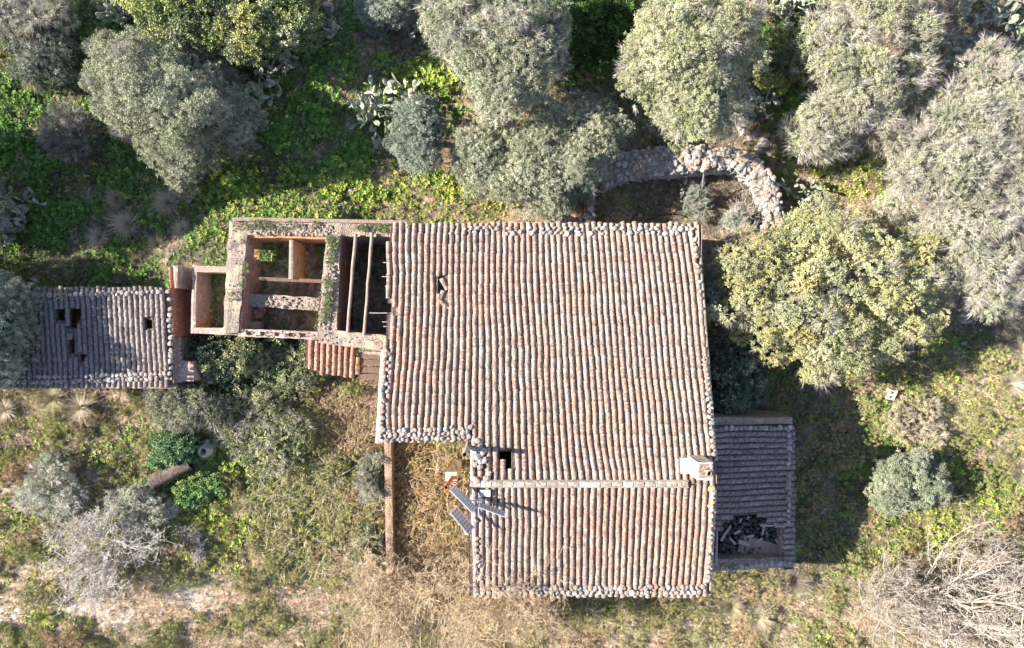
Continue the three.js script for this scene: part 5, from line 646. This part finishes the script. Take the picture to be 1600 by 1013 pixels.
{ const o = thing('fence_post', 'leaning grey post standing in the stone enclosure', 'post'); part('post', tube([at(1092, 338, 0), at(1100, 272, 1.5)], 0.045, 0.04, 8), std({ color: new THREE.Color(0.2, 0.2, 0.2) }), o); rebase(o, at(1092, 338, 0)); }
seed(711);
{
  const ORD = ['first', 'second', 'third', 'fourth', 'fifth', 'sixth', 'seventh', 'eighth', 'ninth', 'tenth'];
  const R = [['loose stones above the curved wall', 'loose grey stone above the curved wall', [[1162, 206], [1172, 216], [1180, 210], [1187, 229], [1194, 220], [1203, 239]], 0.17], ['pale stones in the sunny green strip', 'pale stone in the sunny leaves behind the ruin', [[440, 322], [513, 317], [548, 298], [580, 322], [591, 296], [690, 318], [722, 307], [735, 310]], 0.1], ['stones in the shade right of the outbuilding', 'small pale stone in the shade right of the outbuilding', [[1244, 685], [1262, 772], [1275, 731], [1285, 803], [1297, 808], [1310, 899], [1340, 802], [1360, 682]], 0.09], ['stones in shade below the half-dead tree', 'grey stone in the shade below the half-dead tree', [[1440, 575], [1455, 581], [1467, 589], [1476, 518], [1482, 560], [1512, 537]], 0.12], ['limestone lumps in the dry lower left field', 'pale limestone lump half sunk in the dry field', [[15, 880], [45, 965], [110, 1000], [155, 970], [180, 981], [205, 945], [250, 960], [262, 932], [320, 930], [355, 928]], 0.12]];
  for (const [g, label, pts, r] of R) pts.sort((a, b) => a[0] - b[0]).forEach(([x, y], i) => { const p = at(x, y, 0.1); p.y = groundY(p.x, p.z); const m = stone(scene, p, r * rr(0.7, 1.4), 'loose_stone', [stoneMats[0], stoneMats[1], stoneMats[4]]); m.scale.y *= 0.7; tag(m, `${label}, ${ORD[i]} from the left`, 'stone', g); });
}

// ---------------------------------------------------------------- ground cover nobody could count
const foot = [[[XL, EN.z + 0.05], [XR, EN.z + 0.05], [XR, ES.z], [XM, ES.z], [XM, 4.1], [XL, 4.1]], [[-30, -1.35], [-14.2, -1.35], [-14.2, 2.45], [-30, 2.45]], [[7, 3.7], [11.4, 3.7], [11.4, 9.9], [7, 9.9]]];
const blocked = (x, z) => foot.some(f => inPoly(x, z, f));
{
  seed(801); const G = [new Scatter(), new Scatter(), new Scatter()], D = [new Scatter(), new Scatter()], M = new Scatter(), T = new Scatter(), C = new Scatter();
  const leafC = [[0.10, 0.205, 0.032], [0.135, 0.26, 0.042], [0.072, 0.15, 0.028], [0.175, 0.30, 0.048]], yel = [[0.34, 0.38, 0.06], [0.27, 0.34, 0.06], [0.42, 0.41, 0.08], [0.22, 0.31, 0.06]], strawC = [[0.58, 0.47, 0.32], [0.48, 0.38, 0.25], [0.66, 0.56, 0.42], [0.40, 0.30, 0.19]], mossC = [[0.16, 0.18, 0.04], [0.11, 0.14, 0.035], [0.22, 0.20, 0.06], [0.26, 0.21, 0.07]], twC = [[0.24, 0.19, 0.15], [0.34, 0.28, 0.22], [0.18, 0.14, 0.11]];
  const px0 = x => 800 + x * K / CAM_H;
  const scrubC = [[[0.34, 0.34, 0.14], [0.46, 0.41, 0.18], [0.26, 0.29, 0.11]], [[0.40, 0.28, 0.15], [0.32, 0.22, 0.13], [0.46, 0.35, 0.2]], [[0.20, 0.23, 0.09], [0.28, 0.30, 0.12], [0.36, 0.33, 0.12]]];
  for (let i = 0; i < 420000; i++) {
    const x = rr(-25.5, 25.5), z = rr(-16.6, 16.6); if (blocked(x, z)) continue;
    const y = groundY(x, z), g = field('g', x, z), ye = field('y', x, z), d = field('d', x, z), b = field('b', x, z), k = field('k', x, z), l = field('l', x, z), tot = g + ye + d + b + k + l + 0.15;
    const cl = noise(x * 1.4 + 30, z * 1.4 + 8), c2 = noise(x * 4.5, z * 4.5 + 70), cc = smooth(0.25, 0.75, cl * 0.6 + c2 * 0.4), u = rnd() * tot;
    if (u < g + ye) {
      if (rnd() > (0.25 + 0.9 * cc) * Math.min(1, (g + ye) * 1.1)) continue;
      const yy = rnd() < ye / (g + ye + 1e-6) * (0.5 + c2), lift = smooth(0.3, 0.8, c2) * 0.3 * Math.min(1, g + ye) * rnd(); G[i % 3].add(V(x, y + lift, z), V(rr(-0.45, 0.45), 1, rr(-0.45, 0.45)).normalize(), rr(0.55, 1.15) * (0.75 + 0.5 * cl), vary(pick(yy ? yel : leafC), 0.25).map(q => q * (0.75 + 0.5 * cl)));
    } else if (u < g + ye + d) { if (rnd() > 0.5 * (1.1 - cc * 0.6)) continue; D[i % 2].add(V(x, y - 0.01, z), V(rr(-0.5, 0.5), 1, rr(-0.5, 0.5)).normalize(), rr(0.5, 1.2), vary(pick(strawC), 0.2)); }
    else if (u < g + ye + d + k) { if (rnd() > 0.35) continue; T.add(V(x, y + rr(0, 0.06), z), V(rr(-1, 1), rr(0.05, 0.5), rr(-1, 1)).normalize(), rr(0.5, 1.1), vary(pick(twC), 0.2)); }
    else if (u < g + ye + d + k + b) { const q = rnd(); if (q < 0.16 * cc) M.add(V(x, y - 0.01, z), V(rr(-0.3, 0.3), 1, rr(-0.3, 0.3)).normalize(), rr(0.4, 0.9), vary(pick(mossC), 0.2)); else if (q > 0.9) T.add(V(x, y + 0.02, z), V(rr(-1, 1), rr(0.05, 0.4), rr(-1, 1)).normalize(), rr(0.4, 0.8), vary(pick(twC), 0.2)); }
    const sc = noise(x * 1.15 + 90, z * 1.15 + 44) * 0.55 + noise(x * 3.1 + 9, z * 3.1) * 0.45, dry = d + b * 0.9 + k * 0.6 + ye * 0.5;
    if (z > 1.2 && sc > 0.43 && dry > 0.33 && l < 0.6) for (let rep = 0; rep < (px0(x) < 560 && rnd() < 0.6 ? 2 : 1); rep++) { const q = noise(x * 0.8, z * 0.8 + 31); C.add(V(x, y + smooth(0.43, 0.75, sc) * 0.6 * rr(0.15, 1), z + (rep ? rr(-0.1, 0.1) : 0)), randDir(0), rr(0.6, 1.2), vary(pick(q < 0.42 ? scrubC[0] : q < 0.53 ? scrubC[1] : scrubC[2]), 0.25)); }
    if (rnd() < 0.12 * (ye + d * 0.8) * (cl + 0.2)) M.add(V(x + 0.05, y - 0.01, z), V(rr(-0.3, 0.3), 1, rr(-0.3, 0.3)).normalize(), rr(0.4, 1), vary(pick(mossC), 0.2));
  }
  const ros = [rosetteGeo(811, 8, 0.10, 0.07), rosetteGeo(812, 10, 0.075, 0.05), rosetteGeo(813, 7, 0.125, 0.06)];
  { seed(841); const S = new Scatter(); for (let i = 0; i < 16000; i++) { const x = rr(-25, 25), z = rr(-16.5, 16.5); if (blocked(x, z) || rnd() > 0.15 + field('l', x, z) * 1.2 + field('b', x, z) * 0.6 + field('d', x, z) * 0.25) continue; const q = rnd() ** 4; S.add(V(x, groundY(x, z), z), randDir(-1), 0.015 + 0.06 * q, vary([0.55, 0.48, 0.41], 0.25)); } tag(S.build('pebbles', stoneGeos[2], twigMat, scene), 'small pale pebbles strewn over the dry soil', 'pebbles'); }
  ['leafy_ground_cover', 'leafy_ground_cover', 'leafy_ground_cover'].forEach((n, k) => tag(G[k].build('leafy_ground_cover', ros[k], leafMat, scene), ['round green leaves carpeting the ground around the ruins', 'small green leaves carpeting the ground around the ruins', 'long green leaves carpeting the ground around the ruins'][k], 'ground cover'));
  tag(D[0].build('dry_grass', bladeGeo(821, 12, 0.26, 0.011, 0.9), twigMat, scene), 'short dry straw grass over the lower fields', 'grass'); tag(D[1].build('dry_grass', bladeGeo(822, 9, 0.36, 0.010, 1.1), twigMat, scene), 'long dry straw grass over the lower fields', 'grass');
  tag(M.build('green_grass', bladeGeo(823, 14, 0.16, 0.012, 0.8), leafMat, scene), 'fine olive-green grass between bare soil patches', 'grass'); tag(C.build('low_scrub', SPR.fine, leafMat, scene), 'low brown and olive cushion scrub over the dry fields', 'scrub'); tag(T.build('twig_litter', twigGeo(824, 4, 0.3, 0.8, 0.005), twigMat, scene), 'dark twig litter under the trees and scrub', 'litter');
}
// ivy and weeds on the wall heads of the ruin
{ seed(831); const S = new Scatter(), c = [[0.12, 0.20, 0.07], [0.18, 0.26, 0.10], [0.27, 0.31, 0.13], [0.10, 0.16, 0.06], [0.40, 0.36, 0.22]], put = (x, y, n, sx, sy, h) => { for (let i = 0; i < n * 1.0; i++) { const p = at(x + rr(-sx, sx), y + rr(-sy, sy), h); p.y = h + rr(-0.03, 0.05); S.add(p, randDir(0.1), rr(0.4, 0.8), vary(pick(c), 0.2)); } };
  for (let i = 0; i < 60; i++) { const t = rnd(); if (noise(t * 9, 3) > 0.35) put(520 - t * 14 + rr(-4, 6), 372 + t * 138, 16, 6, 5, 2.98); } for (let i = 0; i < 34; i++) put(rr(532, 628), 356 + rr(-3, 5), 13, 5, 4, 2.98); for (let i = 0; i < 40; i++) put(rr(366, 500), 352 + rr(-4, 6), 6, 5, 4, 2.98); put(403, 350, 60, 14, 6, 2.98); put(384, 418, 40, 6, 8, 2.95); put(379, 440, 40, 6, 10, 2.95); put(362, 462, 30, 6, 8, 2.95); put(380, 385, 20, 4, 12, 2.9); put(346, 410, 40, 7, 5, 2.3); put(392, 490, 60, 14, 12, 1.5); put(640, 352, 14, 8, 4, 3.7); put(570, 546, 14, 5, 4, 2.4); put(592, 575, 40, 8, 14, 1.6);
  tag(S.build('wall_top_weeds', SPR.fine, leafMat, scene), 'ivy and weeds creeping over the wall heads of the roofless wing', 'weeds'); }

renderer.render(scene, camera);
